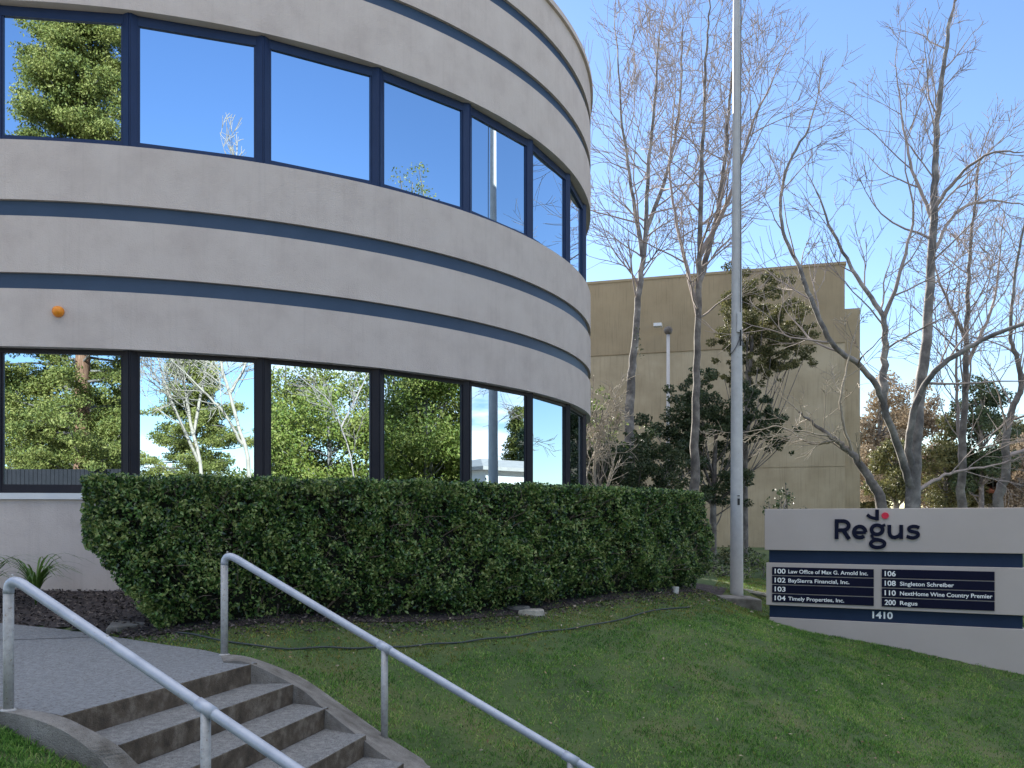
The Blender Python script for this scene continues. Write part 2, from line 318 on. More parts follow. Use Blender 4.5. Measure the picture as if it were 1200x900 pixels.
sheet('sidewalk', M['concrete'], -30, 30, .4, 2.4, .02)
sheet('road', M['asphalt'], -60, 60, -11, -.4, -.1, 1.)
# mulch bed between wall and path / hedge
CX, CY, R = -5.979, 17.002, 7.479
def ring(a, r): return np.array([CX+r*math.cos(a), CY+r*math.sin(a)])
V = []; na, nr = 120, 12
for ia in range(na+1):
    a = math.radians(-135+115*ia/na)
    for ir in range(nr+1):
        q = ring(a, 7.3+(9.93-7.3)*ir/nr); V.append((q[0], q[1], 0))
V = np.array(V); V[:, 2] = terr(V[:, 0], V[:, 1])+.012
ii = np.arange(nr); jj = np.arange(na)[:, None]*(nr+1)
keepf = np.stack([jj+ii, jj+nr+1+ii, jj+nr+2+ii, jj+ii+1], -1).reshape(-1, 4)
ce = V[keepf].mean(1); keepf = keepf[~inside(PATH, ce[:, 0], ce[:, 1])]
tag(mesh_np('mulch_ground', V, [keepf], M['mulch'], smooth=True), kind='structure')
# bark chips on it
def quads(Pp, size, aspect=.5, flat=0.0, up=None):
    """leaf-shaped quads at points Pp"""
    n = len(Pp); a = rng.normal(size=(n, 3)); 
    if flat: a[:, 2] *= (1-flat)
    a /= np.linalg.norm(a, axis=1)[:, None]; b = rng.normal(size=(n, 3))
    if flat: b[:, 2] *= (1-flat)
    b -= (a*b).sum(1)[:, None]*a; b /= np.linalg.norm(b, axis=1)[:, None]+1e-9
    s = size*rng.uniform(.6, 1.3, n)[:, None]; c = np.cross(a, b)*s*.12*(1-flat)
    V = np.stack([Pp-a*s*.5, Pp+b*s*aspect*.5+c, Pp+a*s*.5, Pp-b*s*aspect*.5+c], 1).reshape(-1, 3)
    return V, np.arange(n*4).reshape(-1, 4)
n = 14000; aa = np.radians(rng.uniform(-125, -62, n)); rr = rng.uniform(7.45, 10.0, n)
q = np.c_[CX+rr*np.cos(aa), CY+rr*np.sin(aa)]; q = q[~inside(PATH, q[:, 0], q[:, 1])]
Vq, Fq = quads(np.c_[q, terr(q[:, 0], q[:, 1])+.025], .045, .45, .55)
tag(mesh_np('bark_chips', Vq, [Fq], M['chip']), kind='stuff')
# path
b = MB(); top = [tuple(p) for p in PATH]; b.prism([(p[0], p[1], p[2]-.12) for p in PATH], top)
tag(b.build('concrete_path', M['concrete']), kind='structure')
b = MB()                                   # the expansion joint as a thin dark strip in the path
for A_, B_ in (((-200, 757), (120, 746.5)), ):
    p0, p1 = onpath(*A_), onpath(*B_); w = np.array([0, .009, 0]); b.poly([p0-w+(0, 0, .003), p1-w+(0, 0, .003), p1+w+(0, 0, .003), p0+w+(0, 0, .003)])
tag(b.build('path_joint', M['black']), kind='structure')
# ------------------------------------------------------------------ stairs
st = thing('concrete_stairs', 'weathered concrete stairs with brown risers going down from the path', 'stairs', base=tuple(NOSE[3][1]))
for k in range(1, 8):
    a0, b0 = NOSE[k-1]; a1, b1 = NOSE[k]; da = (a1-b1)/np.linalg.norm(a1-b1)
    A0, A1 = a0+da*.22, a1+da*.22; B0, B1 = b0-da*.05, b1-da*.05; z = -1.05-.14*k
    ov = (B0-B1)*.02
    b = MB(); pts = [A0, B0, B1, A1]; inset = (A0-A1)/np.linalg.norm(A0-A1)*.015
    b.prism([(p[0], p[1], z-.3) for p in (A0, B0, B1+inset, A1+inset)], [(p[0], p[1], z) for p in pts], 1, mtop=0, mside=1)
    b.build('step', [M['step'], M['riser']], st, bevel=.008)
b = MB()                                    # landing edge riser, brown
a0, b0 = NOSE[0]; da = (a0-b0)/np.linalg.norm(a0-b0); d = (NOSE[1][0]-NOSE[0][0]); d[2] = 0; d /= np.linalg.norm(d)
A0, B0 = a0+da*.1, b0-da*.02
pts = [A0-d*.1, B0-d*.1, B0+d*.004, A0+d*.004]
b.prism([(p[0], p[1], -1.4) for p in pts], [(p[0], p[1], -1.0475) for p in pts], 1, mtop=0, mside=1)
b.build('landing_edge', [M['concrete'], M['riser']], st, bevel=.008)
for I, O in ((curbR_in, curbR_out), (curbL_in, curbL_out)):
    I = spline(I, 5); O = spline(O, 5); b = MB(); dn = np.array([0, 0, .7])
    b.strip(I, O); b.strip(O, O-dn); b.strip(I-dn, I); b.strip(O-dn, I-dn)
    b.poly([I[0], I[0]-dn, O[0]-dn, O[0]]); b.poly([I[-1], O[-1], O[-1]-dn, I[-1]-dn])
    o = b.build('side_kerb', M['kerb'], st, bevel=.014, seg=3); 
adopt(st)
# ------------------------------------------------------------------ hand rails
def handrail(P1, zbase, dirv, posts, tend, label, post_label=None):
    root = thing('handrail', label, 'handrail', 'galvanised pipe handrails of the stairs', (P1[0], P1[1], zbase))
    P1 = np.array(P1); d = np.array(dirv); bend = []
    for t in np.linspace(0, 1, 9):            # quadratic bend from the post into the rail
        a, c, e = P1-(0, 0, .1), P1, P1+d*.085; bend.append((1-t)**2*a+2*t*(1-t)*c+t*t*e)
    b = MB(); b.tube(bend+[P1+d*(.1+(tend-.1)*u) for u in np.linspace(0, 1, 12)], .0285, 16); b.build('rail', M['pipe'], root, smooth=True)
    b = MB(); b.tube([(P1[0], P1[1], zbase-.06), (P1[0], P1[1], P1[2]-.1)], .0275, 16); b.lathe([(.045, 0), (.04, .012), (.028, .016)], (P1[0], P1[1], zbase-.002), 18); b.build('post', M['pipe_post'], root, smooth=True)
    for t, zb in posts:
        q = P1+d*t; b = MB(); b.tube([(q[0], q[1], zb-.08), (q[0], q[1], q[2]-.005)], .0255, 16); b.build('post', M['pipe_post'], root, smooth=True)
        b = MB(); b.tube([q-d*.035, q+d*.035], .033, 16); b.build('collar', M['pipe'], root, smooth=True)
    for t in (.02, .5, 1.45):                # little weld lumps and bolt heads on top of the rail
        q = P1+d*t+np.array([0, 0, .031 if t > .1 else .012]); b = MB(); b.lathe([(.008, -.006), (.008, .002), (.004, .006)], q, 8); b.build('bolt', M['pipe_post'], root)
    adopt(root)
handrail((-2.212, 6.72, -.243), -1.04, (1.30, -.47, -.667), [(1.0, -1.56), (2.0, -2.15)], 2.5, 'far galvanised pipe handrail on the lawn side of the stairs')
handrail((-2.757, 4.785, -.30), -1.045, (1.30, -.47, -.667), [(.951, -1.62), (1.9, -2.15)], 2.4, 'near galvanised pipe handrail at the left edge of the stairs')
# ------------------------------------------------------------------ round office building
B = thing('office_building', 'round grey stucco office building with two rows of mirrored windows', 'building', base=(CX, CY, -.75))
def arcring(z0, z1, ro, ri, name, mat, n=192, mats=None):
    b = MB(); an = [2*math.pi*i/n for i in range(n)]
    c = lambda r, z: [(CX+r*math.cos(a), CY+r*math.sin(a), z) for a in an]
    b.strip(c(ro, z0), c(ro, z1), closed=True); b.strip(c(ro, z1), c(ri, z1), closed=True); b.strip(c(ri, z1), c(ri, z0), closed=True); b.strip(c(ri, z0), c(ro, z0), closed=True)
    o = b.build(name, mat, B)
    for p in o.data.polygons: p.use_smooth = abs(p.normal.z) < .5
    return o
SILL1, HEAD1, SILL2, HEAD2 = .30, 1.90, 4.16, 5.68
arcring(-1.7, SILL1-.075, R, R-.35, 'lower_wall', M['stucco'])
arcring(SILL1-.072, SILL1-.004, R+.035, R-.3, 'window_ledge', M['ledge'])
bands = [(HEAD1, 2.533), (2.71, 3.328), (3.506, SILL2), (HEAD2, 6.41), (6.585, 7.215), (7.39, 7.90)]
for z0, z1 in bands: arcring(z0, z1, R, R-.4, 'wall_band', M['stucco'])
for z0, z1 in ((2.53, 2.713), (3.325, 3.509), (6.407, 6.588), (7.212, 7.393)): arcring(z0, z1, R-.045, R-.38, 'recessed_stripe', M['navy'])
arcring(7.903, 7.985, R+.045, R-.35, 'coping', M['stucco'])
b = MB(); b.lathe([(R-.36, 7.55), (R-.36, 7.6)], (CX, CY, 0), 96); b.build('roof', M['roof'], B)
b = MB(); b.lathe([(R-.5, -1.7), (R-.5, 7.5)], (CX, CY, 0), 96); b.build('inner_core', M['black'], B)
Rg = R-.11; M0, DM = math.radians(-76.77), math.radians(11.163)
for z0, z1, hd, mm, up in ((SILL1, HEAD1, .05, 'frame_low', 0), (SILL2, HEAD2, .11, 'frame', 1)):
    for k in range(-4, 12):
        a = M0+DM*k; ang = a+math.pi/2; q = ring(a, Rg)
        # mullion: two faces meeting in a shallow ridge
        rad = np.array([math.cos(a), math.sin(a)]); tan = np.array([-math.sin(a), math.cos(a)]); hw = .078
        sec = [q-tan*hw-rad*.1, q-tan*hw+rad*.005, q-tan*.012+rad*.055, q-tan*.006+rad*.045, q+tan*.006+rad*.045, q+tan*.012+rad*.055, q+tan*hw+rad*.005, q+tan*hw-rad*.1]
        b = MB(); b.prism([(p[0], p[1], z0) for p in sec], [(p[0], p[1], z1) for p in sec]); b.build('mullion', M[mm], B)
        if k == 11: continue
        q2 = ring(a+DM, Rg); rad2 = np.array([math.cos(a+DM), math.sin(a+DM)]); mr = rad+rad2; mr /= np.linalg.norm(mr)
        fr = MB()
        def rail(za, zb, ro, ri):
            s4 = [q-mr*ri, q+mr*ro, q2+mr*ro, q2-mr*ri]; fr.prism([(p[0], p[1], za) for p in s4], [(p[0], p[1], zb) for p in s4])
        rail(z0+.001, z0+.095, .006, .08); rail(z1-hd, z1-.001, .012, .08)
        tt = (q2-q)/np.linalg.norm(q2-q)
        for e, sg in ((q, 1), (q2, -1)):
            s4 = [e+tt*sg*.07-mr*.06, e+tt*sg*.07+mr*.002, e+tt*sg*.1+mr*.002, e+tt*sg*.1-mr*.06]; fr.prism([(p[0], p[1], z0+.04) for p in s4], [(p[0], p[1], z1-hd+.002) for p in s4])
        w = fr.build('window', M[mm], B)
        gl = MB(); i0, i1 = q-mr*.015, q2-mr*.015; gl.prism([(p[0], p[1], z0+.03) for p in (i0, i1, i1-mr*.012, i0-mr*.012)], [(p[0], p[1], z1-hd+.02) for p in (i0, i1, i1-mr*.012, i0-mr*.012)])
        gl.build('pane', M['glass'], w)
adopt(B)
# orange beacon on the wall
ba = math.atan2(*(lambda p: (p[1]-CY, p[0]-CX))(P(70, 366, 9.62))); q = ring(ba, R); rad = np.array([math.cos(ba), math.sin(ba), 0])
b = MB(); b.lathe([(.062, 0), (.062, .012), (.06, .02), (.055, .045), (.04, .066), (.02, .077), (.003, .08)], (0, 0, 0), 24)
ob = b.build('wall_beacon', M['orange'], smooth=True); ob.location = (q[0]+rad[0]*-.002, q[1]-rad[1]*-.002, 2.285); ob.rotation_euler = Vector(rad).to_track_quat('Z', 'Y').to_euler()
tag(ob, 'small orange dome fixed to the grey wall above the leftmost lower window', 'wall light')
# ------------------------------------------------------------------ tree machinery
def rot_to(d, ang, az):
    d = d/np.linalg.norm(d); r = np.array([0, 0, 1.]) if abs(d[2]) < .9 else np.array([1., 0, 0]); a = np.cross(d, r); a /= np.linalg.norm(a); b = np.cross(d, a)
    return d*math.cos(ang)+(a*math.cos(az)+b*math.sin(az))*math.sin(ang)
def branch_pts(p, d, L, k, wob, upw):
    pts = [p]; d = d/np.linalg.norm(d)
    for i in range(k):
        d = d+rng.normal(0, wob, 3)+np.array([0, 0, upw]); d /= np.linalg.norm(d); p = p+d*L/k; pts.append(p)
    return np.array(pts)
def grow(T, p, d, L, r, lev, maxlev, dens, upw, rmin=.006, spread=.75):
    k = 7 if lev <= 1 else (5 if lev == 2 else 4); pts = branch_pts(p, d, L, k, .1, upw)
    rs = np.linspace(r, max(rmin*.7, r*.25), k+1); (T[0] if r > .05 else T[1]).add(pts, rs)
    if lev >= maxlev: return
    n = max(2, int(dens*.95*(1.15 if lev < maxlev-1 else 1)*rng.uniform(.8, 1.2)))
    for i in range(n):
        t = rng.uniform(.22, .98); f = t*k; q = int(f); q = min(q, k-1); pp = pts[q]+(pts[q+1]-pts[q])*(f-q); dd = pts[q+1]-pts[q]
        rr = rs[q]*.55
        grow(T, pp, rot_to(dd, rng.uniform(.4, spread), rng.uniform(0, 6.28)), L*rng.uniform(.42, .7)*(1.15-.4*t), max(rmin, rr), lev+1, maxlev, dens, upw, rmin, spread)
def bare_tree(label, stems, group, name='bare_tree', bark='bark', twig='twigs', maxlev=3, dens=5, side=9, L0=2.4, upw=.04, start=.35, rmin=.007, spread=.8, down=0, cat='tree'):
    """stems: list of (points, r0, r1); first stem carries the base"""
    base = np.array(stems[0][0][0], float); root = thing(name, label, cat, group, tuple(base)); T = [Tubes(9), Tubes(4)]; TT = Tubes(10)
    for si, s in enumerate(stems):
        pts = spline(s[0], 6); n = len(pts); rs = s[1]+(s[2]-s[1])*np.linspace(0, 1, n)**.8
        pts = pts+np.r_[[np.zeros(3)], rng.normal(0, .008+rs[1:, None]*.05, (n-1, 3))]
        if si == 0: rs = rs*(1+.45*np.exp(-np.linspace(0, 1, n)*18))
        (TT if s[1] > .06 else T[1]).add(pts, rs)
        sf = s[3] if len(s) > 3 else start; length = np.linalg.norm(np.diff(pts, axis=0), axis=1).sum()
        m = int(side*1.15*(length/8)**.7)
        for i in range(m):
            t = sf+(1-sf)*(i+rng.uniform(0, .9))/m; f = t*(n-1); q = min(int(f), n-2); pp = pts[q]+(pts[q+1]-pts[q])*(f-q); dd = pts[q+1]-pts[q]
            L = L0*(1.2-.7*t)*rng.uniform(.65, 1.3)*min(1, length/5+.3)
            dr = rot_to(dd, rng.uniform(.5, 1.05), rng.uniform(0, 6.28)); dr[2] -= down
            grow(T, pp, dr, L, min(rs[q]*.42, .005+.0105*L), 1, maxlev, dens, upw, rmin, spread)
        grow(T, pts[-1], pts[-1]-pts[-2], L0*.6, s[2]*.9, 1, maxlev, dens, upw, rmin, spread)
    TT.build('trunk', M[bark], root)
    cr = T[1].build('branches', M[twig], root)
    T[0].build('limbs', M[bark], root); adopt(root); return root
def leaf_cloud(blobs, dens, size, aspect=.6, shell=.55):
    """blobs: (centre, (rx,ry,rz)); leaves spread through the shell of uneven lobes"""
    Ps = []
    for c, r in blobs:
        r = np.array(r if hasattr(r, '__len__') else (r, r, r), float); n = int(dens*(r[0]*r[1]+r[0]*r[2]+r[1]*r[2])/3*12)
        d = rng.normal(size=(n, 3)); d /= np.linalg.norm(d, axis=1)[:, None]; ph = rng.uniform(0, 6.28, 6)
        lump = 1+.16*np.sin(4*d[:, 0]*2+ph[0])*np.sin(5*d[:, 1]+ph[1])+.13*np.sin(9*d[:, 2]+ph[2]+3*d[:, 0])
        rad = (1-shell*rng.random(n)**1.6)*lump
        Ps.append(np.array(c)+d*rad[:, None]*r)
    Pp = np.concatenate(Ps); return quads(Pp, size, aspect)
def clumps(centre, R3, n, r, jit=.35):
    c = np.array(centre); o = []
    for i in range(n):
        d = rng.normal(size=3); d /= np.linalg.norm(d); o.append((c+d*np.array(R3)*rng.uniform(.35, 1), np.array([1, 1, .72])*r*rng.uniform(1-jit, 1+jit)))
    return o
def leafy_tree(name, label, cat, base, height, crown_r, mat, leaf, nclump, cr, dens, group=None, trunk_r=.18, bark='bark_dark', crown_lo=.25, lean=(0, 0), open_=.0):
    root = thing(name, label, cat, group, tuple(base)); base = np.array(base, float); T = Tubes(8); tw = Tubes(4)
    topc = base+np.array([lean[0], lean[1], height]); sp = spline([base, base+np.array([lean[0]*.2, lean[1]*.2, height*.3]), base+np.array([lean[0]*.7, lean[1]*.7, height*.65]), topc-(0, 0, height*.08)], 5)
    T.add(sp, np.linspace(trunk_r, trunk_r*.2, len(sp)))
    cc = base+np.array([lean[0]*.7, lean[1]*.7, height*(crown_lo+1)/2]); Rz = height*(1-crown_lo)/2
    bl = clumps(cc, (crown_r, crown_r, Rz*.92), nclump, cr)
    for c, r in bl:
        q = sp[min(len(sp)-1, int(np.clip((c[2]-base[2])/height*.8, .1, .9)*len(sp)))]; m = (q+c)/2+rng.normal(0, .15, 3); tw.add(spline([q, m, c], 3), np.linspace(trunk_r*.35, .015, 7))
    T.build('trunk', M[bark], root); tw.build('branches', M[bark], root)
    V, Fq = leaf_cloud(bl, dens, leaf); mesh_np('crown', V, [Fq], M[mat], root); adopt(root); return root
def conifer(label, base, height, rad, mat, leaf, dens, group=None, bare_to=.15, bark='red_bark', trunk_r=.4, nb=70, name='conifer', clump=.5, down=.12, tip=.25):
    root = thing(name, label, 'tree', group, tuple(base)); base = np.array(base, float); T = Tubes(14); tw = Tubes(5)
    sp = np.array([base+np.array([0, 0, height*t]) for t in np.linspace(0, 1, 14)]); sp[1:] += rng.normal(0, .04, (13, 3)); rs = trunk_r*(1-np.linspace(0, 1, 14)*.93); rs[0] *= 1.35; T.add(sp, rs)
    bl = []
    for i in range(nb):
        t = bare_to+(1-bare_to)*((i+rng.random())/nb); az = rng.uniform(0, 6.28); L = rad*(1-((t-bare_to)/(1-bare_to))**1.4*(1-tip))*rng.uniform(.6, 1.12)
        p0 = base+np.array([0, 0, height*t]); d = np.array([math.cos(az), math.sin(az), .12-down]); pts = branch_pts(p0, d, L, 4, .09, .03)
        tw.add(pts, np.linspace(max(.03, trunk_r*.16*(1-t)+.02), .012, 5))
        for s in (.35, .6, .85, 1.02):
            q = p0+(pts[-1]-p0)*s+rng.normal(0, .2, 3); bl.append((q, np.array([1, 1, .5])*clump*rng.uniform(.6, 1.25)*(1.2-.25*s)))
    T.build('trunk', M[bark], root); tw.build('boughs', M['bark_dark'], root)
    V, Fq = leaf_cloud(bl, dens, leaf, .5, .8); mesh_np('crown', V, [Fq], M[mat], root); adopt(root); return root
def G(x, y): return float(terr(np.array([x]), np.array([y]))[0])
def pth(y, pix, jit=0):
    o = []
    for i, p in enumerate(pix):
        yy = y+(p[2] if len(p) > 2 else 0); o.append(P(p[0], p[1], yy))
    return o
def grounded(y, px, pix):
    x = (px-600)/F*y; return [np.array([x, y, G(x, y)-.05])]+pth(y, pix)
# ------------------------------------------------------------------ bare trees in front of the tan building
gA = 'bare winter trees between the buildings'
bare_tree('slender bare tree nearest the round building, standing against the tan wall', [
    (grounded(24, 738, [(738, 480), (742, 420), (748, 350), (755, 285), (760, 200), (768, 110), (772, 40)]), .15, .02, .42),
    (pth(24, [(753, 300), (740, 220), (728, 130, -.5), (722, 40, -1)]), .07, .015, .1), (pth(24, [(757, 270), (785, 190, .6), (797, 110, 1), (800, 30, 1)]), .07, .015, .1)],
    gA, maxlev=3, dens=5.2, side=18, L0=2.3, upw=.05, rmin=.0065, down=.15)
bare_tree('tall bare tree with several upright stems just left of the flagpole', [
    (grounded(19, 812, [(814, 540), (816, 450), (819, 340), (821, 250), (824, 150), (828, 60), (832, 0)]), .115, .014, .36),
    (pth(19, [(819, 330), (838, 260, .4), (850, 180, .7), (858, 90, 1), (868, 30, 1)]), .075, .015, .1),
    (pth(19, [(820, 300), (860, 220, -.5), (880, 150, -1), (905, 95, -1)]), .06, .015, .12),
    (pth(19, [(818, 370), (800, 290, .5), (785, 210, 1), (790, 120, 1)]), .06, .015, .12)],
    gA, bark='bark_dark', maxlev=3, dens=4.8, side=15, L0=2.2, upw=.05, rmin=.0055, down=.1)
# big tree behind the sign, with long swept limbs
yD = 17
bare_tree('large bare tree forking low down behind the sign, tallest at the right', [
    (grounded(yD, 1068, [(1071, 560), (1076, 480), (1085, 400), (1091, 320), (1095, 230), (1097, 170), (1104, 90), (1114, 20)]), .15, .03, .42),
    (pth(yD, [(1069, 578), (1058, 540, -.2), (1040, 492, -.5), (1031, 460, -.7), (1009, 430, -1), (975, 402, -1.3), (950, 350, -1.5), (936, 312, -1.5), (915, 262, -1.2), (921, 200, -1), (948, 150, -1)]), .082, .02, .38),
    (pth(yD, [(1034, 470, -.6), (1036, 420, -.7), (1034, 372, -.7), (1005, 325, -.5), (980, 280, -.3), (957, 225, 0)]), .085, .015, .2),
    (pth(yD, [(1035, 378, -.7), (1055, 320, -1), (1070, 250, -1), (1060, 190, -1)]), .05, .012, .15),
    (pth(yD, [(1068, 560), (1067, 500, -.3), (1083, 452, -.6), (1113, 421, -.9), (1157, 395, -1.2), (1205, 376, -1.5), (1240, 340, -1.8)]), .08, .025, .3),
    (pth(yD, [(1075, 575), (1100, 560, .3), (1125, 552, .5), (1165, 545, .8), (1200, 535, 1)]), .05, .012, .3),
    (pth(yD, [(1092, 300), (1120, 250, .4), (1160, 235, .9), (1200, 240, 1.2)]), .05, .012, .25),
    (pth(yD, [(1094, 245), (1125, 205, -.4), (1160, 180, -.9), (1195, 178, -1.2)]), .05, .012, .25),
    (pth(yD, [(1094, 260), (1070, 200, .4), (1058, 140, .8), (1050, 80, 1)]), .05, .012, .2)],
    'bare winter trees behind the sign', maxlev=3, dens=4.6, side=11, L0=1.9, upw=.04, rmin=.005)
bare_tree('low bare tree leaning left across the tan wall corner, behind the sign', [
    (grounded(15.5, 1040, [(1032, 592), (1018, 560), (998, 532), (980, 516), (958, 500), (935, 482)]), .12, .015, .35),
    (pth(15.5, [(1000, 535), (985, 480, -.3), (992, 430, -.4), (1005, 380, -.4)]), .03, .01, .3),
    (pth(15.5, [(980, 516), (950, 520, .3), (915, 500, .5), (885, 505, .6)]), .025, .008, .2)],
    'bare winter trees behind the sign', bark='bark_dark', twig='white_bark', maxlev=3, dens=4.2, side=12, L0=1.3, upw=.0, rmin=.0045, down=.1)
bare_tree('straight bare tree second from the right, behind the sign', [
    (grounded(20, 1130, [(1127, 590), (1127, 540), (1132, 440), (1134, 350), (1138, 280), (1148, 190)]), .125, .02, .35),
    (pth(20, [(1127, 560), (1122, 480, .3), (1121, 400, .4), (1125, 330, .4)]), .06, .012, .3),
    (pth(20, [(1132, 430), (1165, 350, .4), (1175, 260, .6)]), .055, .012, .2), (pth(20, [(1134, 400), (1105, 340, -.4), (1090, 290, -.5)]), .05, .012, .2)],
    'bare winter trees behind the sign', bark='bark_dark', maxlev=3, dens=4.6, side=13, L0=2, upw=.05, rmin=.006)
bare_tree('curved bare tree at the right edge, behind the sign', [
    (grounded(18, 1166, [(1170, 590), (1179, 555), (1178, 517), (1186, 480), (1197, 450), (1190, 415), (1184, 390), (1190, 320), (1205, 240)]), .115, .02, .35),
    (pth(18, [(1180, 535), (1215, 520, .3), (1250, 480, .4)]), .06, .012, .2), (pth(18, [(1197, 450), (1225, 390, .4), (1235, 310, .4)]), .06, .012, .2)],
    'bare winter trees behind the sign', bark='bark_dark', maxlev=3, dens=4.4, side=12, L0=2, upw=.05, rmin=.0055)
bare_tree('pale bare shrub with arching stems beside the round building', [
    (grounded(18.5, 702, [(700, 590), (696, 545), (704, 500), (715, 470)]), .03, .008, .15), (grounded(18.5, 704, [(712, 570), (722, 530), (716, 490)]), .025, .008, .15),
    (grounded(18.5, 700, [(690, 580), (684, 530), (694, 480)]), .025, .008, .15)],
    None, name='bare_shrub', bark='white_bark', twig='white_bark', maxlev=3, dens=4, side=18, L0=1.1, upw=.0, rmin=.007, cat='shrub')
# ------------------------------------------------------------------ evergreens in front of the tan wall
def shrub(name, label, cat, blobs, mat, leaf, dens, group=None, stem_r=.07, bark='bark_dark', base=None, aspect=.6):
    c0 = np.mean([b_[0] for b_ in blobs], 0); bx, by = (c0[0], c0[1]) if base is None else base; bz = G(bx, by)
    root = thing(name, label, cat, group, (bx, by, bz)); tw = Tubes(6)
    zc_ = max(np.mean([b_[0][2] for b_ in blobs]), bz+.2); tk = spline([np.array([bx, by, bz-.05]), np.array([bx+.03, by, (bz+zc_)/2]), np.array([(bx+c0[0])/2, (by+c0[1])/2, zc_])], 5); tw.add(tk, np.linspace(stem_r, stem_r*.35, len(tk)))
    for c, r in blobs:
        if rng.random() > 2/15+(len(blobs) < 12): continue
        c = np.array(c); q = tk[int(np.clip((c[2]-bz)/max(.1, zc_-bz)*.55, .15, .95)*(len(tk)-1))]; m = (q+c)/2+rng.normal(0, .08, 3); m[2] = q[2]+(c[2]-q[2])*.4; tw.add(spline([q, m, c], 4), np.linspace(min(stem_r, .022), .008, 9))
    if name != 'ivy': tw.build('stems', M[bark], root)
    V, Fq = leaf_cloud(blobs, dens, leaf, aspect); mesh_np('foliage', V, [Fq], M[mat], root); adopt(root); return root
def bl(y, lst, k=15, sc=.36): return [(P(a+rng.normal(0, r*.72), b_+rng.normal(0, r*.55), y+rng.uniform(-.8, .8)), np.array([1, 1, .7])*r*sc*rng.uniform(.6, 1.25)*y/F) for a, b_, r in lst for _ in range(k)]
shrub('evergreen_tree', 'olive evergreen tree with a ragged crown against the top of the tan wall', 'tree',
      bl(26, [(880, 345, 24), (905, 360, 26), (870, 378, 22), (922, 395, 22), (893, 400, 26), (915, 425, 18), (935, 420, 14), (862, 350, 14), (900, 330, 16), (875, 420, 16), (940, 380, 12), (855, 400, 16), (850, 440, 14), (888, 440, 12)]),
      'fol_olive', .07, 560, stem_r=.13, base=P(872, 600, 26)[:2])
shrub('evergreen_tree', 'dark evergreen tree left of the flagpole, filling the foot of the tan wall', 'tree',
      bl(24.5, [(800, 480, 20), (825, 470, 24), (850, 480, 24), (835, 500, 26), (790, 510, 26), (865, 505, 22), (880, 490, 18), (805, 540, 28), (840, 540, 26), (770, 530, 26), (875, 460, 14), (900, 500, 16), (912, 520, 13), (895, 478, 12), (850, 570, 24), (820, 450, 14)]),
      'fol_dark', .075, 500, stem_r=.12, base=P(835, 600, 24.5)[:2])
shrub('evergreen_shrub', 'dark broad shrub right behind the hedge, beside the round building', 'shrub',
      bl(21, [(720, 545, 26), (745, 560, 26), (765, 545, 24), (700, 560, 24), (735, 525, 18), (755, 585, 30), (780, 570, 26), (710, 590, 28), (790, 545, 18), (760, 510, 12), (690, 530, 16)]),
      'fol_dark', .07, 460, stem_r=.06)
shrub('leafy_shrub', 'yellow green shrub catching the sun between the round building and the first bare tree', 'shrub',
      bl(20, [(700, 480, 14), (695, 500, 16), (705, 462, 10), (712, 510, 16), (690, 475, 10), (722, 492, 10)]), 'fol_lime', .09, 90, stem_r=.04, base=P(700, 610, 20)[:2])
shrub('ivy', 'tuft of dark ivy on the trunk of the slender bare tree', 'ivy', bl(23.75, [(748, 395, 4), (749, 408, 4), (747, 385, 3), (750, 416, 3)]), 'fol_dark', .07, 160, stem_r=.01)
shrub('leafy_shrub', 'small bluish green shrub showing above the left end of the sign', 'shrub', bl(16, [(915, 578, 9), (910, 588, 10), (922, 586, 9), (917, 600, 12), (908, 605, 12), (925, 606, 12), (916, 570, 4)]), 'fol_dark', .07, 150, stem_r=.02)
for i, (px, py, y, r, mt, lb) in enumerate([(836, 660, 17.5, 15, 'fol_dark', 'low dark shrub beside the right end of the hedge'), (852, 652, 18.5, 13, 'fol_olive', 'low olive shrub between the hedge and the flagpole'),
        (880, 655, 18, 14, 'fol_dark', 'low dark shrub between the flagpole and the sign'), (893, 662, 16.5, 12, 'fol_lime', 'pale leafy plant touching the left edge of the sign'),
        (846, 672, 16, 9, 'fol_lime', 'pale leafy plant left of the flagpole foot'), (875, 672, 15.6, 8, 'fol_lime', 'small pale leafy plant right of the flagpole foot'), (826, 675, 16, 8, 'fol_lime', 'bright plant at the foot of the hedge end')]):
    shrub('low_plant', lb, 'plant', bl(y, [(px-r*.7, py, r*.7), (px+r*.6, py+2, r*.7), (px, py-4, r*.8), (px+1, py+6, r*.8), (px-r*.4, py-r*.5, r*.5)]), mt, .055, 260, 'low plants in the bed behind the flagpole', stem_r=.01)
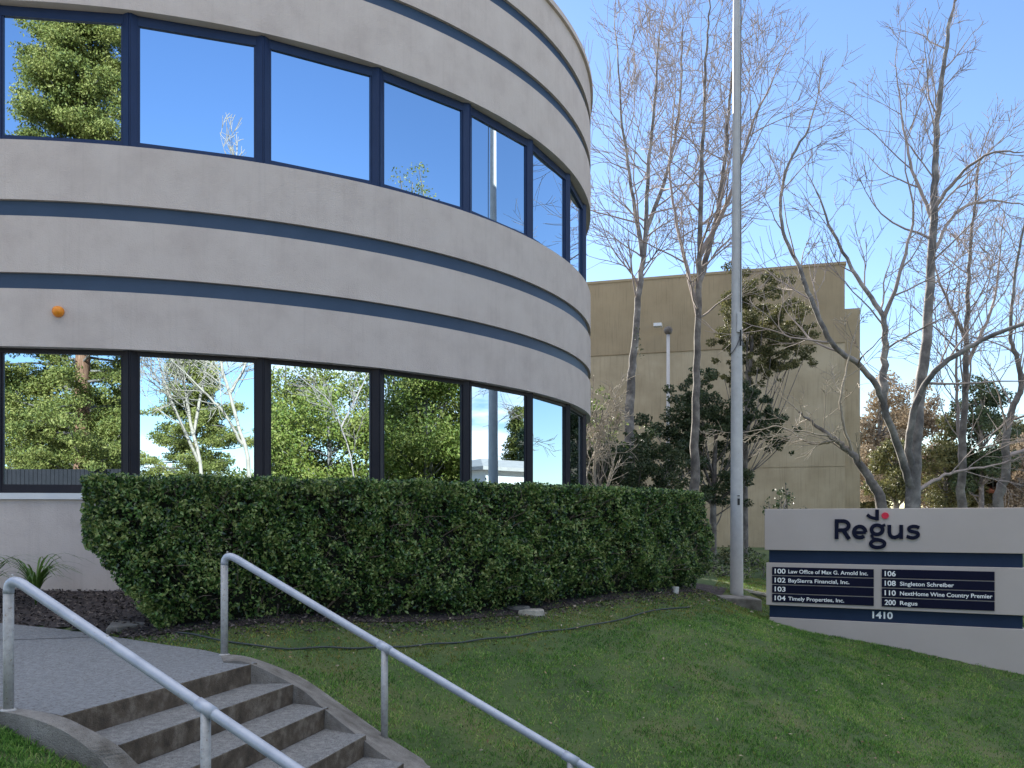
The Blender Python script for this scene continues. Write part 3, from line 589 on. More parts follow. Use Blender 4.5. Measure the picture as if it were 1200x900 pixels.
# distant trees on the right
for i, (px, top, y, w, mt, lb) in enumerate([(1030, 432, 62, 34, 'fol_rust', 'distant rust coloured tree just right of the tan wall'), (1075, 445, 66, 36, 'fol_rust', 'distant rust coloured tree seen through the forked trunk'),
        (1108, 470, 60, 28, 'fol_olive', 'distant olive tree between the two upright bare trunks'), (1150, 430, 58, 34, 'fol_dark', 'distant dark tree right of the second bare trunk'),
        (1195, 500, 64, 30, 'fol_rust', 'distant rust coloured tree at the right edge'), (1018, 520, 70, 30, 'fol_olive', 'distant olive tree low beside the tan wall'), (1092, 515, 72, 34, 'fol_rust', 'distant low rust tree between the forked trunk and the next trunk'),
        (1128, 520, 68, 32, 'fol_olive', 'distant low olive tree behind the second bare trunk'), (1172, 480, 70, 34, 'fol_olive', 'distant olive tree between the two rightmost bare trunks'), (1215, 540, 66, 34, 'fol_rust', 'distant low rust tree cut by the right edge'), (1050, 500, 50, 26, 'fol_olive', 'distant low olive tree behind the leaning bare tree')]):
    x = (px-600)/F*y; h = (HOR-top)/F*y+1.1
    leafy_tree('distant_tree', lb, 'tree', (x, y, -1.1), h, w*y/F, mt, .2, 34, w*y/F*.42, 60, 'distant trees behind the sign', trunk_r=.22, crown_lo=.12)
# far house with red roof at the right edge
def house(label, c, sx, sy, h, rh, rz, wall, roof, base, nw=3, name='house'):
    root = thing(name, label, 'house', None, (c[0], c[1], base)); ca, sa = math.cos(rz), math.sin(rz)
    f = lambda x, y, z: (c[0]+x*ca-y*sa, c[1]+x*sa+y*ca, base+z); b = MB()
    q = [(-sx/2, -sy/2), (sx/2, -sy/2), (sx/2, sy/2), (-sx/2, sy/2)]; b.prism([f(x, y, -.3) for x, y in q], [f(x, y, h) for x, y in q])
    b.build('wall', M[wall], root); e = .45; b = MB()
    a = [f(-sx/2-e, -sy/2-e, h), f(sx/2+e, -sy/2-e, h), f(sx/2+e, sy/2+e, h), f(-sx/2-e, sy/2+e, h)]; r0, r1 = f(-sx/2+sy*.3, 0, h+rh), f(sx/2-sy*.3, 0, h+rh)
    lo = [(p[0], p[1], p[2]+.003) for p in a]; hi = [(p[0], p[1], p[2]+.18) for p in a]
    b.poly(lo[::-1]); b.strip(lo, hi, closed=True); b.poly([hi[0], hi[1], r1, r0]); b.poly([hi[2], hi[3], r0, r1]); b.poly([hi[1], hi[2], r1]); b.poly([hi[3], hi[0], r0]); b.build('roof', M[roof], root)
    for s in (-1, 1):
        for k in range(nw):
            x = -sx/2+sx*(k+.5)/nw; b = MB(); yy = s*(sy/2+.02); b.prism([f(x-.55, yy-.03, .95), f(x+.55, yy-.03, .95), f(x+.55, yy+.03, .95), f(x-.55, yy+.03, .95)], [f(x-.55, yy-.03, 2.1), f(x+.55, yy-.03, 2.1), f(x+.55, yy+.03, 2.1), f(x-.55, yy+.03, 2.1)]); w = b.build('window', M['ledge'], root)
            b = MB(); y2 = s*(sy/2+.06); b.prism([f(x-.45, y2-.005, 1.05), f(x+.45, y2-.005, 1.05), f(x+.45, y2+.005, 1.05), f(x-.45, y2+.005, 1.05)], [f(x-.45, y2-.005, 2.0), f(x+.45, y2-.005, 2.0), f(x+.45, y2+.005, 2.0), f(x-.45, y2+.005, 2.0)]); b.build('pane', M['black'], w)
    adopt(root); return root
house('distant house with a red roof low at the right edge', (44, 74), 14, 9, 3.2, 1.6, .1, 'housewall', 'rtile', -1.1)
# ------------------------------------------------------------------ tan building
tb = thing('tan_building', 'windowless tan stucco building behind the bare trees', 'building', base=(11.8, 31, -1))
c0 = P(990, 306, 31.8); cL = P(693, 331, 34.5); zt = 9.3
d = np.array([c0[0]-cL[0], c0[1]-cL[1]]); d /= np.linalg.norm(d); nrm = np.array([-d[1], d[0]])       # nrm points away from the camera
L_ = np.array([c0[0], c0[1]])-d*26; Rr = np.array([c0[0], c0[1]])
def slab(p, q, dep, z0, z1, name, mat, off=0):
    a, b_ = np.array(p)-nrm*off, np.array(q)-nrm*off; b = MB(); s4 = [a, b_, b_+nrm*dep, a+nrm*dep]; b.prism([(v[0], v[1], z0) for v in s4], [(v[0], v[1], z1) for v in s4]); return b.build(name, mat, tb)
zj1 = (HOR-402)/F*31.9; zj2 = (HOR-547)/F*31.9
slab(L_, Rr, 14, -2.2, zj2-.02, 'wall', M['tan']); slab(L_, Rr, 13.9, zj2-.02, zj2+.02, 'joint', M['tan'], -.02)
slab(L_, Rr, 14, zj2+.02, zj1-.02, 'wall', M['tan']); slab(L_, Rr-d*.002, 14, zj1+.005, zt, 'upper_wall', M['tan_band'], .03); slab(L_, Rr, 13.9, zj1-.02, zj1+.005, 'joint', M['tan'], -.02)
slab(L_-d*.05, Rr+d*.05, 14.1, zt+.003, zt+.1, 'coping', M['tan_band'], .06)
e0 = Rr+nrm*1.2+d*.003; slab(e0, e0+d*.62, 10, -2.2, (HOR-364)/F*33.2, 'side_wing', M['tan'])
wl = P(771, 381, 33.3); b = MB(); wl2 = wl.copy(); b.box(wl2, (.3, .3, .12), math.atan2(d[1], d[0])); b.build('wall_lamp', M['ledge'], tb)
adopt(tb)
# lamp post against the wall
lp = thing('lamp_post', 'thin grey post with a small round head in front of the tan wall', 'lamp post', base=tuple(np.array([P(783, 0, 29)[0], 29, G(5, 29)])))
q = P(783, 392, 29); b = MB(); b.tube([(q[0], q[1], -1.1), (q[0], q[1], q[2])], [.06, .055], 12); b.build('post', M['pole'], lp, smooth=True)
b = MB(); b.lathe([(.06, 0), (.12, .05), (.15, .14), (.12, .22), (.05, .26)], (q[0], q[1], q[2]), 16); b.build('lamp_head', M['bark_dark'], lp, smooth=True); adopt(lp)
# ------------------------------------------------------------------ flagpole
pb = np.array([3.42, 13.3, -1.13]); fp = thing('flagpole', 'tall tapering grey flagpole between the hedge and the sign', 'flagpole', base=tuple(pb))
prof = [(.1, -.15), (.098, .05)]+[(.098-.06*t**1.2, .05+11*t) for t in np.linspace(.05, 1, 24)]
b = MB(); b.lathe(prof, tuple(pb), 28); b.build('pole', M['pole'], fp, smooth=True)
b = MB(); b.lathe([(.005, 0), (.07, .04), (.09, .1), (.07, .16), (.005, .2)], (pb[0], pb[1], pb[2]+11.04), 16); b.build('finial', M['pole'], fp, smooth=True)
zc = (HOR-396)/F*13.2; b = MB(); b.box((pb[0]+.03, pb[1]-.1, zc), (.03, .045, .05)); b.box((pb[0]+.03, pb[1]-.115, zc), (.026, .02, .24)); b.build('cleat', M['black'], fp, bevel=.004)
b = MB(); b.box((pb[0]+.01, pb[1]-.1, (HOR-378)/F*13.2), (.07, .04, .3)); b.build('cleat_cover', M['pole'], fp, bevel=.008)
Tt = Tubes(5); zr = zc
Tt.add([(pb[0]+.035, pb[1]-.105, zr), (pb[0]+.038, pb[1]-.09, zr+2), (pb[0]+.05, pb[1]-.07, pb[2]+10.9)], [.008]*3)
Tt.add(spline([(pb[0]+.03, pb[1]-.11, zr+.02), (pb[0]-.03, pb[1]-.115, zr-.12), (pb[0]-.09, pb[1]-.04, zr-.22), (pb[0]-.05, pb[1]+.09, zr-.1), (pb[0]+.07, pb[1]+.08, zr-.05), (pb[0]+.1, pb[1]-.04, zr-.1), (pb[0]+.03, pb[1]-.11, zr)], 6), [.008]*37)
Tt.build('halyard', M['rope'], fp)
b = MB(); zh = (HOR-588)/F*13.2; b.box((pb[0]+.005, pb[1]-.093, zh), (.035, .02, .1)); b.lathe([(.02, 0), (.02, .012)], (pb[0]+.005, pb[1]-.098, zh+.085), 10); b.build('access_slot', M['black'], fp, bevel=.004); adopt(fp)
A0, A1 = U(823, 698.5, -1.1), U(893, 702.5, -1.15)
b = MB(); dd = (A1-A0)/np.linalg.norm(A1-A0); nn = np.array([-dd[1], dd[0], 0]); 
b.prism([tuple(v-np.array([0, 0, .3])) for v in (A0, A1, A1+nn*.62, A0+nn*.62)], [tuple(v) for v in (A0, A1, A1+nn*.62, A0+nn*.62)])
tag(b.build('concrete_block', M['kerb'], bevel=.02), 'dark concrete block the flagpole stands in', 'concrete base')
for lb, e0, e1 in (('pale strip standing in for the sunlit streak behind the flagpole, running from the hedge end', U(815, 681, -1.06), U(900, 698, -1.14)),):
    b = MB(); b.tube([e0, e1], .035, 6); tag(b.build('sunlit_strip', M['stone']), lb, 'sunlit streak')  # solid pale strip in place of the streak of sun on the grass
# ------------------------------------------------------------------ hedge
def hedge():
    root = thing('hedge', 'long clipped dark green hedge curving round the foot of the office building', 'hedge', base=(-1.9, 8.4, -.98))
    a0, a1 = math.radians(-76.3), math.radians(-28.2); ro, ri = 9.93, 9.0; n = 170000
    zt, zb = .375, -.93
    # surfaces: front, top, ends
    u = rng.random(n); a = a0+(a1-a0)*rng.random(n); kind = rng.random(n)
    rr = np.empty(n); z = np.empty(n); dep = rng.random(n)**1.7*.2
    fr = kind < .72; tp = (kind >= .72) & (kind < .86); en = (kind >= .86) & (kind < .94); bk = kind >= .94
    lump = .04*np.sin(a*61+2)*np.sin(z_ := 0) if False else 0
    z[fr] = zb+(zt-zb)*u[fr]**.9; rr[fr] = ro-dep[fr]
    z[tp] = zt-dep[tp]*.6; rr[tp] = ri+(ro-ri)*u[tp]
    z[bk] = zb+(zt-zb)*u[bk]; rr[bk] = ri+dep[bk]
    k = np.where(en)[0]; side = rng.random(len(k)) < .5; z[k] = zb+(zt-zb)*u[k]; rr[k] = ri+(ro-ri)*rng.random(len(k)); a[k] = np.where(side, a0+dep[k]/ro, a1-dep[k]/ro)
    # unevenness: gentle bulges, undercut foot, left end tapering in below
    t = (z-zb)/(zt-zb); bul = .05*np.sin(a*23)*np.sin(z*3.1+a*7)+.035*np.sin(a*57+z*6)+.02*np.sin(a*131+z*15); rr = rr+np.where(rr > 9.5, bul, 0)
    rr -= np.where(rr > 9.4, .16*(1-sstep(t, 0, .28)), 0)
    cut = np.where(t < .58, (.58-t)/.58, 0)**.9*.62/9.9; a = np.where((a-a0) < cut, a0+cut+dep/9.9*rng.random(n), a); 
    rc = .1*(1-sstep(t, 0, .35)); a = np.where((a1-a) < rc/9.9, a1-rc/9.9-dep*.5/9.9, a)
    Q = np.c_[CX+rr*np.cos(a), CY+rr*np.sin(a)]; gz = terr(Q[:, 0], Q[:, 1]); zz = z+(gz+.96)*(1-t)+.012*np.sin(a*90)+rng.normal(0, .012, n)
    # gaps where twigs show
    from mathutils import noise as mn_
    hn = np.array([mn_.noise(Vector((x_*11, y_*11, w_*11)))+.7*mn_.noise(Vector((x_*3.5, y_*3.5, w_*3.5+9))) for x_, y_, w_ in zip(Q[:, 0], Q[:, 1], zz)])
    keep = ~((rng.random(n) < np.clip(hn*2.6+.12, 0, .96)) & (dep < .15) & (t < .93)) & ~((t < .16) & (rng.random(n) < .55-t*2)); keep &= ~bk | (rng.random(n) < .6)
    Pp = np.c_[Q, zz][keep]; V, Fq = quads(Pp, .042, .6); mesh_np('foliage', V, [Fq], M['hedge'], root)
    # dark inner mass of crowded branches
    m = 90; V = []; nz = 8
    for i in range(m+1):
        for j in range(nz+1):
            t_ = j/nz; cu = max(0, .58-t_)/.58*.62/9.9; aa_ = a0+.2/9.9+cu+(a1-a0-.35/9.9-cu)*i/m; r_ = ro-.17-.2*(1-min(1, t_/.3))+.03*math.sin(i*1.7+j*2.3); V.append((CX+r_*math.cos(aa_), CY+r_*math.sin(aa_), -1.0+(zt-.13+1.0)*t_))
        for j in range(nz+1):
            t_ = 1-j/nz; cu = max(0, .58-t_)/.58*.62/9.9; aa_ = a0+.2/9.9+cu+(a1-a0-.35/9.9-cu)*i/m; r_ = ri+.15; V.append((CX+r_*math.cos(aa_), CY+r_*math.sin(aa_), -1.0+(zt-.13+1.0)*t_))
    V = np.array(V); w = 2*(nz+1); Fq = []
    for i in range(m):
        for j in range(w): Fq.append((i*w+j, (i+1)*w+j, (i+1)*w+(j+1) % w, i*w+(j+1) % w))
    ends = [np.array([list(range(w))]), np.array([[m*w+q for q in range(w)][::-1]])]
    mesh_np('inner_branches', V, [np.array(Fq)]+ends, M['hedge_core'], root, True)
    T = Tubes(4)
    for i in range(620):
        a_ = rng.uniform(a0+.05, a1-.01); z_ = rng.uniform(-.75, .2); r_ = ro-rng.uniform(.07, .17); q = np.array([CX+r_*math.cos(a_), CY+r_*math.sin(a_), z_]); T.add(branch_pts(q, np.array([rng.normal(0, .7), -.3+rng.normal(0, .2), rng.uniform(.2, 1)]), rng.uniform(.1, .32), 3, .25, 0), np.linspace(.0045, .002, 4))
    for i in range(70):
        a_ = rng.uniform(a0+.07, a1-.01); r_ = ro-.25-rng.uniform(0, .3); x_, y_ = CX+r_*math.cos(a_), CY+r_*math.sin(a_); T.add(branch_pts(np.array([x_, y_, G(x_, y_)]), np.array([rng.normal(0, .3), -.25, 1]), .45, 3, .15, 0), np.linspace(.014, .008, 4))
    T.build('twigs', M['twig'], root); adopt(root)
hedge()
# ------------------------------------------------------------------ grass
def vnoise(x, y, f, seed=0):
    g_ = np.random.default_rng(seed).random((256, 256)); u, v = x*f+100, y*f+100; i, j = np.floor(u).astype(int), np.floor(v).astype(int); a, b_ = u-i, v-j
    a = a*a*(3-2*a); b_ = b_*b_*(3-2*b_); i %= 255; j %= 255
    return g_[i, j]*(1-a)*(1-b_)+g_[i+1, j]*a*(1-b_)+g_[i, j+1]*(1-a)*b_+g_[i+1, j+1]*a*b_
def blades(name, mat, n, poly, h, w, maskf=None, label=None):
    q = np.array([p[:2] for p in poly]); lo, hi = q.min(0), q.max(0); X = rng.uniform(lo[0], hi[0], n); Y = rng.uniform(lo[1], hi[1], n)
    k = inside(poly, X, Y) & ~inside(STAIRO, X, Y) & ~inside(PATHO, X, Y) & (np.hypot(X-CX, Y-CY) > 9.72) & ~inside(BLOCK, X, Y)
    if maskf is not None: k &= maskf(X, Y)
    k &= rng.random(n) < np.clip(2.6*(.55*vnoise(X, Y, 16, 3)+.45*vnoise(X, Y, 4.5, 4))-.3, .25, 1)
    X, Y = X[k], Y[k]; n = len(X); Z = terr(X, Y)-.004; cl_ = .6*vnoise(X, Y, 13, 1)+.4*vnoise(X, Y, 31, 2); hh = h*rng.uniform(.5, 1.3, n)*(.35+1.3*cl_); a = rng.uniform(0, 6.28, n); l = rng.uniform(.2, 1.1, n)*hh; b_ = rng.uniform(0, 6.28, n)
    ww = w*rng.uniform(.6, 1.3, n); P0 = np.c_[X, Y, Z]; dw = np.c_[np.cos(a), np.sin(a), 0*a]*ww[:, None]*.5; tip = P0+np.c_[np.cos(b_)*l, np.sin(b_)*l, hh]
    md = P0+(tip-P0)*np.array([.4, .4, .62]); V = np.stack([P0-dw, P0+dw, md+dw*.8, tip, md-dw*.8], 1).reshape(-1, 3)
    o = mesh_np(name, V, [np.arange(n*5).reshape(-1, 5)], mat); tag(o, label, kind='stuff'); return o
def offs(A, B, e): return [a+(a-b)*e for a, b in zip(A, B)]
STAIRO = curbR_out+curbL_out[::-1]; PATHO = PATH
BLOCK = [A0, A1, A1+nn*.62, A0+nn*.62]
vis = lambda X, Y: (np.abs(X/np.maximum(Y, .1)) < .62) & (((-terr(X, Y))/np.maximum(Y, .1)) < .30)
LAWN = [(-2.3, 7.0), (-3.4, 7.2), (-3.6, 7.5), (0, 9.6), (2.8, 12.6), (3, 16), (9, 16), (9, 4), (-1.5, 4), (-1.5, 5.0)]
def vary(X, Y): return np.sin(X*2.1+1)*np.sin(Y*1.7)+.7*np.sin(X*5.3+Y*3.1)+.6*np.sin(Y*6.7-X*2.9)
bare = lambda X, Y: (np.hypot(X-CX, Y-CY) < 10.75+.12*vary(X, Y))
blades('grass', M['grass'], 860000, LAWN, .025, .0066, lambda X, Y: vis(X, Y) & (~bare(X, Y) | (rng.random(X.shape) < .25)) & (rng.random(X.shape) < .78+.22*vary(X, Y)))
blades('moss', M['moss'], 420000, LAWN, .018, .008, lambda X, Y: vis(X, Y) & (bare(X, Y) | (rng.random(X.shape) < .1)))
blades('grass', M['grass'], 130000, [(-4.2, 5.4), (-2.2, 5.0), (-1.0, 3.9), (-1.0, 2.4), (-4.2, 2.4)], .036, .006, None)
n = 900; Xl = rng.uniform(-2.2, 6, n*4); Yl = rng.uniform(5, 12, n*4); k = vis(Xl, Yl) & ~inside(STAIRO, Xl, Yl) & ~inside(PATHO, Xl, Yl) & (np.hypot(Xl-CX, Yl-CY) > 9.6); k &= (rng.random(n*4) < np.where(np.hypot(Xl-CX, Yl-CY) < 10.8, .5, .11)); Xl, Yl = Xl[k], Yl[k]
Vq, Fq = quads(np.c_[Xl, Yl, terr(Xl, Yl)+.034], .034, .5, .6); tag(mesh_np('leaf_litter', Vq, [Fq], M['litter']), kind='stuff')
n = 5200; aa = np.radians(rng.uniform(-77, -28, n)); rr = rng.normal(9.98, .16, n); q = np.c_[CX+rr*np.cos(aa), CY+rr*np.sin(aa)]; q = q[~inside(PATH, q[:, 0], q[:, 1])]
Vq, Fq = quads(np.c_[q, terr(q[:, 0], q[:, 1])+.014], .03, .5, .6); tag(mesh_np('bark_chips', Vq, [Fq], M['chip']), kind='stuff')
# hose along the lawn
hp = []
for px, py, r_ in ((205, 741, 0), (300, 757, 0), (400, 759, 0), (480, 757, 0), (560, 750, 0), (640, 740, 0), (720, 727, 0), (808, 711, 0)):
    for y in np.arange(5, 14, .01):
        x = (px-600)/F*y
        if HOR-F*(G(x, y)+.02)/y < py: break
    hp.append((x, y, G(x, y)+.02))
hs = spline(hp, 8); hs[:, 2] = terr(hs[:, 0], hs[:, 1])+.018+.006*np.sin(np.arange(len(hs)))
T = Tubes(8); T.add(hs, [.008]*len(hs)); tag(T.build('garden_hose', M['hose']), 'thin dark hose lying on the lawn in front of the hedge', 'hose')
# ------------------------------------------------------------------ stones, pipe stub, strap-leaf plant
def gp(px, py, off=0):
    for y in np.arange(4, 30, .01):
        x = (px-600)/F*y
        if HOR-F*(G(x, y)+off)/y < py: return np.array([x, y, G(x, y)])
def rock(name, label, c, s, rz, mat='stone', group=None, seed=0, flat=.5):
    r_ = np.random.default_rng(seed); b = MB(); k = 8; q = [(math.cos(2*math.pi*i/k)*s[0]*r_.uniform(.8, 1.15), math.sin(2*math.pi*i/k)*s[1]*r_.uniform(.8, 1.15)) for i in range(k)]
    ca, sa = math.cos(rz), math.sin(rz); q = [(c[0]+x*ca-y*sa, c[1]+x*sa+y*ca) for x, y in q]
    b.prism([(x, y, c[2]-.02) for x, y in q], [(c[0]+(x-c[0])*.9, c[1]+(y-c[1])*.9, c[2]+s[2]*r_.uniform(.85, 1.1)) for x, y in q]); o = b.build(name, M[mat], bevel=.012, seg=2); return tag(o, label, 'stone', group)
g_ = gp(624, 720); rock('flat_stone', 'small flat pale stone tilted at the foot of the hedge', g_, (.16, .1, .055), .2, seed=3)
g_ = gp(606, 716); rock('flat_stone', 'thin grey stone slab beside the pale stone under the hedge', g_+(0, .08, 0), (.15, .1, .05), -.3, 'kerb', seed=5)
def blockstone(label, pix, z1, z0, mat):
    t = [U(px, py, z1) for px, py in pix]; b = MB(); b.prism([(v[0], v[1], z0) for v in t], [tuple(v) for v in t]); return tag(b.build('paving_stone', M[mat], bevel=.012), label, 'stone')
blockstone('rough stone slab between the path and the left end of the hedge', [(124, 736), (139, 719), (168, 718), (171, 731)], -.93, -1.05, 'kerb')
g_ = gp(792, 696); b = MB(); b.tube([g_+(0, 0, -.02), g_+(.0, 0, .085)], .038, 14); b.lathe([(.042, 0), (.042, .02)], g_+(0, 0, .07), 14); tag(b.build('pipe_stub', M['pvc'], smooth=False), 'short pale plastic pipe stub at the foot of the hedge near the flagpole', 'pipe')
def strap_plant(px, py, label, h, n, seed):
    g_ = gp(px, py); r_ = np.random.default_rng(seed); root = thing('strap_leaf_plant', label, 'plant', None, tuple(g_)); V = []; Fs = []
    for i in range(n):
        az = r_.uniform(0, 6.28); L = h*r_.uniform(.7, 1.25); c, s = math.cos(az), math.sin(az); w = .011; pts = []
        for t in np.linspace(0, 1, 9):
            x = L*(.12*t+.6*t**2.2); z = L*(1.15*t-.75*t**2.6); ww = w*(1-t**3)*(.6+.8*t if t < .5 else 1)
            pts.append((g_+np.array([c*x-s*ww, s*x+c*ww, z]), g_+np.array([c*x+s*ww, s*x-c*ww, z])))
        b0 = len(V)
        for a_, b_ in pts: V += [a_, b_]
        for k in range(8): Fs.append((b0+2*k, b0+2*k+1, b0+2*k+3, b0+2*k+2))
    mesh_np('leaves', np.array(V), [np.array(Fs)], M['strap'], root, True); adopt(root)
strap_plant(42, 711, 'tuft of long arching strap leaves on the bark mulch by the wall', .85, 38, 4)
strap_plant(-14, 708, 'strap leaf plant at the left edge, left of the other tuft', .8, 30, 9)
# ------------------------------------------------------------------ sign
fl, fr_ = 88.0, 99.2; SA = np.array([(898-600)/fl, F/fl]); SB = np.array([(1200-600)/fr_, F/fr_])
sd = (SB-SA)/np.linalg.norm(SB-SA); sn = np.array([sd[1], -sd[0]])                      # sn points to the camera
def sg(px, py):                # pixel -> (u, z) on the sign's face
    d = np.array([(px-600)/F, 1.]); Mx = np.array([[d[0], -sd[0]], [d[1], -sd[1]]]); t, u = np.linalg.solve(Mx, SA); return u, (HOR-py)/F*t
sgn = thing('monument_sign', 'long grey monument sign with navy bands and white tenant names on the lawn', 'sign', base=(SA[0]+sd[0]*1.5, SA[1]+sd[1]*1.5, -1.6))
def sbox(u0, u1, z0, z1, d0, d1, name, mat, parent=None, bevel=0):
    a = SA+sd*u0; c = SA+sd*u1; b = MB(); s4 = [a+sn*d0, c+sn*d0, c-sn*d1, a-sn*d1]; b.prism([(v[0], v[1], z0) for v in s4], [(v[0], v[1], z1) for v in s4]); return b.build(name, M[mat], parent or sgn, bevel=bevel)
UL, UR = sg(896, 600)[0], sg(1199, 600)[0]+.02
zs = [sg(896, 596.5)[1], sg(898, 644.5)[1], sg(900, 659.3)[1], sg(900, 709)[1], sg(902, 723.2)[1]]
sbox(UL, UR, zs[1], zs[0], 0, .5, 'top_panel', 'sign', bevel=.006)
sbox(UL+.05, UR-.02, zs[2]-.005, zs[1]+.005, -.05, .45, 'upper_band', 'sign_navy')
lowp = sbox(UL+.02, UR, zs[3], zs[2], 0, .5, 'tenant_panel', 'sign', bevel=.006)
bandp = sbox(UL+.055, UR-.02, zs[4]-.005, zs[3]+.005, -.05, .45, 'number_band', 'sign_navy')
sbox(UL+.06, UR, -2.3, zs[4]-.003, -.012, .48, 'base_panel', 'sign', bevel=.006)
def text(s, u, z, h, width, name, mat, dep, parent, off=.012, ext_=.0015):
    cu = bpy.data.curves.new(name, 'FONT'); cu.body = s; cu.size = 1; cu.offset = off; cu.extrude = 0; o = bpy.data.objects.new(name, cu); COL.objects.link(o); bpy.context.view_layer.update()
    me = bpy.data.meshes.new_from_object(o.evaluated_get(bpy.context.evaluated_depsgraph_get())); bpy.data.objects.remove(o)
    co_ = np.array([v.co[:] for v in me.vertices]); mn, mx = co_.min(0), co_.max(0); sy = h/.73; sx = (width/(mx[0]-mn[0])) if width else sy
    a = SA+sn*dep
    for v, c in zip(me.vertices, co_):
        uu = u+(c[0]-mn[0])*sx; v.co = (a[0]+sd[0]*uu, a[1]+sd[1]*uu, z+c[1]*sy)
    me.materials.clear(); me.materials.append(M[mat]); o = bpy.data.objects.new(name, me); COL.objects.link(o); o.parent = parent; return o
rowh = .106; zc1 = sg(905, 664.3)[1]; zc2 = sg(1033.3, 666.9)[1]; pit1 = (sg(905, 664.3)[1]-sg(905, 695.7)[1])/3; pit2 = (sg(1033.3, 666.9)[1]-sg(1033.3, 700.5)[1])/3
rows = [[('100', 'Law Office of Max G. Arnold Inc.', 1017.3), ('102', 'BaySierra Financial, Inc.', 995.5), ('103', '', 0), ('104', 'Timely Properties, Inc.', 989.3)],
        [('106', '', 0), ('108', 'Singleton Schreiber', 1118), ('110', 'NextHome Wine Country Premier', 1163), ('200', 'Regus', 1075.2)]]
for ci, (x0, x1, xn, xt, zt0, pit, nw) in enumerate([(905, 1024, 908, 924, zc1, pit1, 12.8), (1033.3, 1165.5, 1036.8, 1054.7, zc2, pit2, 13)]):
    for ri_, (num, nm, xe) in enumerate(rows[ci]):
        z1 = zt0-pit*ri_; z0 = z1-pit*.9; pl = sbox(sg(x0, 690)[0], sg(x1, 690)[0], z0, z1, .012, .01, 'name_plate', 'plate'); hz = (z1-z0)
        u0, u1 = sg(xn, 690)[0], sg(xn+nw, 690)[0]; text(num, u0, z0+hz*.22, hz*.6, u1-u0, 'number', 'white', .0145, pl, .02)
        if nm: text(nm, sg(xt, 690)[0], z0+hz*.27, hz*.47, sg(xe, 690)[0]-sg(xt, 690)[0], 'lettering', 'white', .0145, pl, .016)
u0, u1 = sg(1022, 720)[0], sg(1046, 720)[0]; z0 = sg(1022, 724.6)[1]; text('1410', u0, z0, sg(1022, 716.6)[1]-z0, u1-u0, 'street_number', 'white', -.046, bandp, .03)
# logo built from flat strokes
def stroke(b, pts, w, closed=False, dep0=0, dep1=.022):
    pts = [np.array(p, float) for p in pts]; n = len(pts); L = []; Rr_ = []
    for i in range(n):
        a = pts[i-1] if (i > 0 or closed) else pts[i]; c = pts[(i+1) % n] if (i < n-1 or closed) else pts[i]; t = (c-a)/np.linalg.norm(c-a); nn_ = np.array([-t[1], t[0]])
        ww = w[i] if hasattr(w, '__len__') else w; L.append(pts[i]+nn_*ww/2); Rr_.append(pts[i]-nn_*ww/2)
    def w3(p, dp): u, z = sg(*p); q = SA+sd*u+sn*dp; return (q[0], q[1], z)
    b.strip([w3(p, dep1) for p in L], [w3(p, dep1) for p in Rr_], closed=closed)
    b.strip([w3(p, dep0) for p in L], [w3(p, dep1) for p in L], closed=closed); b.strip([w3(p, dep1) for p in Rr_], [w3(p, dep0) for p in Rr_], closed=closed)
    if not closed: 
        for i in (0, -1): b.poly([w3(L[i], dep0), w3(L[i], dep1), w3(Rr_[i], dep1), w3(Rr_[i], dep0)])
lx = lambda x, y: (960+x/8.571, 580+y/8.571)
arc = lambda cx, cy, rx, ry, a0, a1, n=20: [lx(cx+rx*math.cos(math.radians(a)), cy-ry*math.sin(math.radians(a))) for a in np.linspace(a0, a1, n)]
logo = empty('logo'); logo.parent = sgn
def letter(name, strokes, mat='letter'):
    b = MB()
    for k, s in enumerate(strokes): stroke(b, s[0], s[1], len(s) > 2 and s[2], 0, .022+.0004*k)
    o = b.build(name, M[mat], logo, fixn=True); return o
w = 38/8.571
letter('letter', [([lx(176, 243), lx(176, 443)], w), ([lx(176, 262)]+[lx(225, 262)]+arc(238, 308, 60, 46, 85, -85, 12)+[lx(225, 354), lx(190, 354)], w), ([lx(240, 350), lx(302, 445)], w*1.05)])
letter('letter', [([lx(345, 378), lx(470, 378)], w*.8), (arc(408, 373, 58, 56, -2, 318, 26), w)])
letter('letter', [(arc(582, 350, 56, 46, 0, 345, 28), w, True), (arc(588, 490, 70, 38, 0, 345, 28), w*.95, True), ([lx(548, 388), lx(528, 412), lx(545, 440), lx(600, 450)], w*.85), ([lx(618, 318), lx(664, 300)], w*.75)])
letter('letter', [([lx(705, 300), lx(705, 375)]+[lx(713, 405), lx(735, 425), lx(762, 428), lx(800, 412), lx(822, 385)], w), ([lx(824, 300), lx(824, 444)], w)])
letter('letter', [(spline([np.array(lx(*p)) for p in ((1005, 330), (975, 318), (935, 317), (902, 333), (908, 358), (945, 370), (985, 380), (995, 405), (965, 427), (925, 430), (878, 415))], 4), w*.92)])
letter('tick', [(spline([np.array(lx(*p)) for p in ((482, 198), (520, 225), (570, 238))], 5), w*.85), ([lx(582, 147), lx(582, 256)], w*.95)])
b = MB(); pts = arc(663, 208, 37, 33, 0, 345, 24)
def w3(p, dp): u, z = sg(*p); q = SA+sd*u+sn*dp; return (q[0], q[1], z)
b.prism([w3(p, 0) for p in pts], [w3(p, .022) for p in pts]); b.build('dot', M['red'], logo)
adopt(sgn)
for ch in logo.children: pass
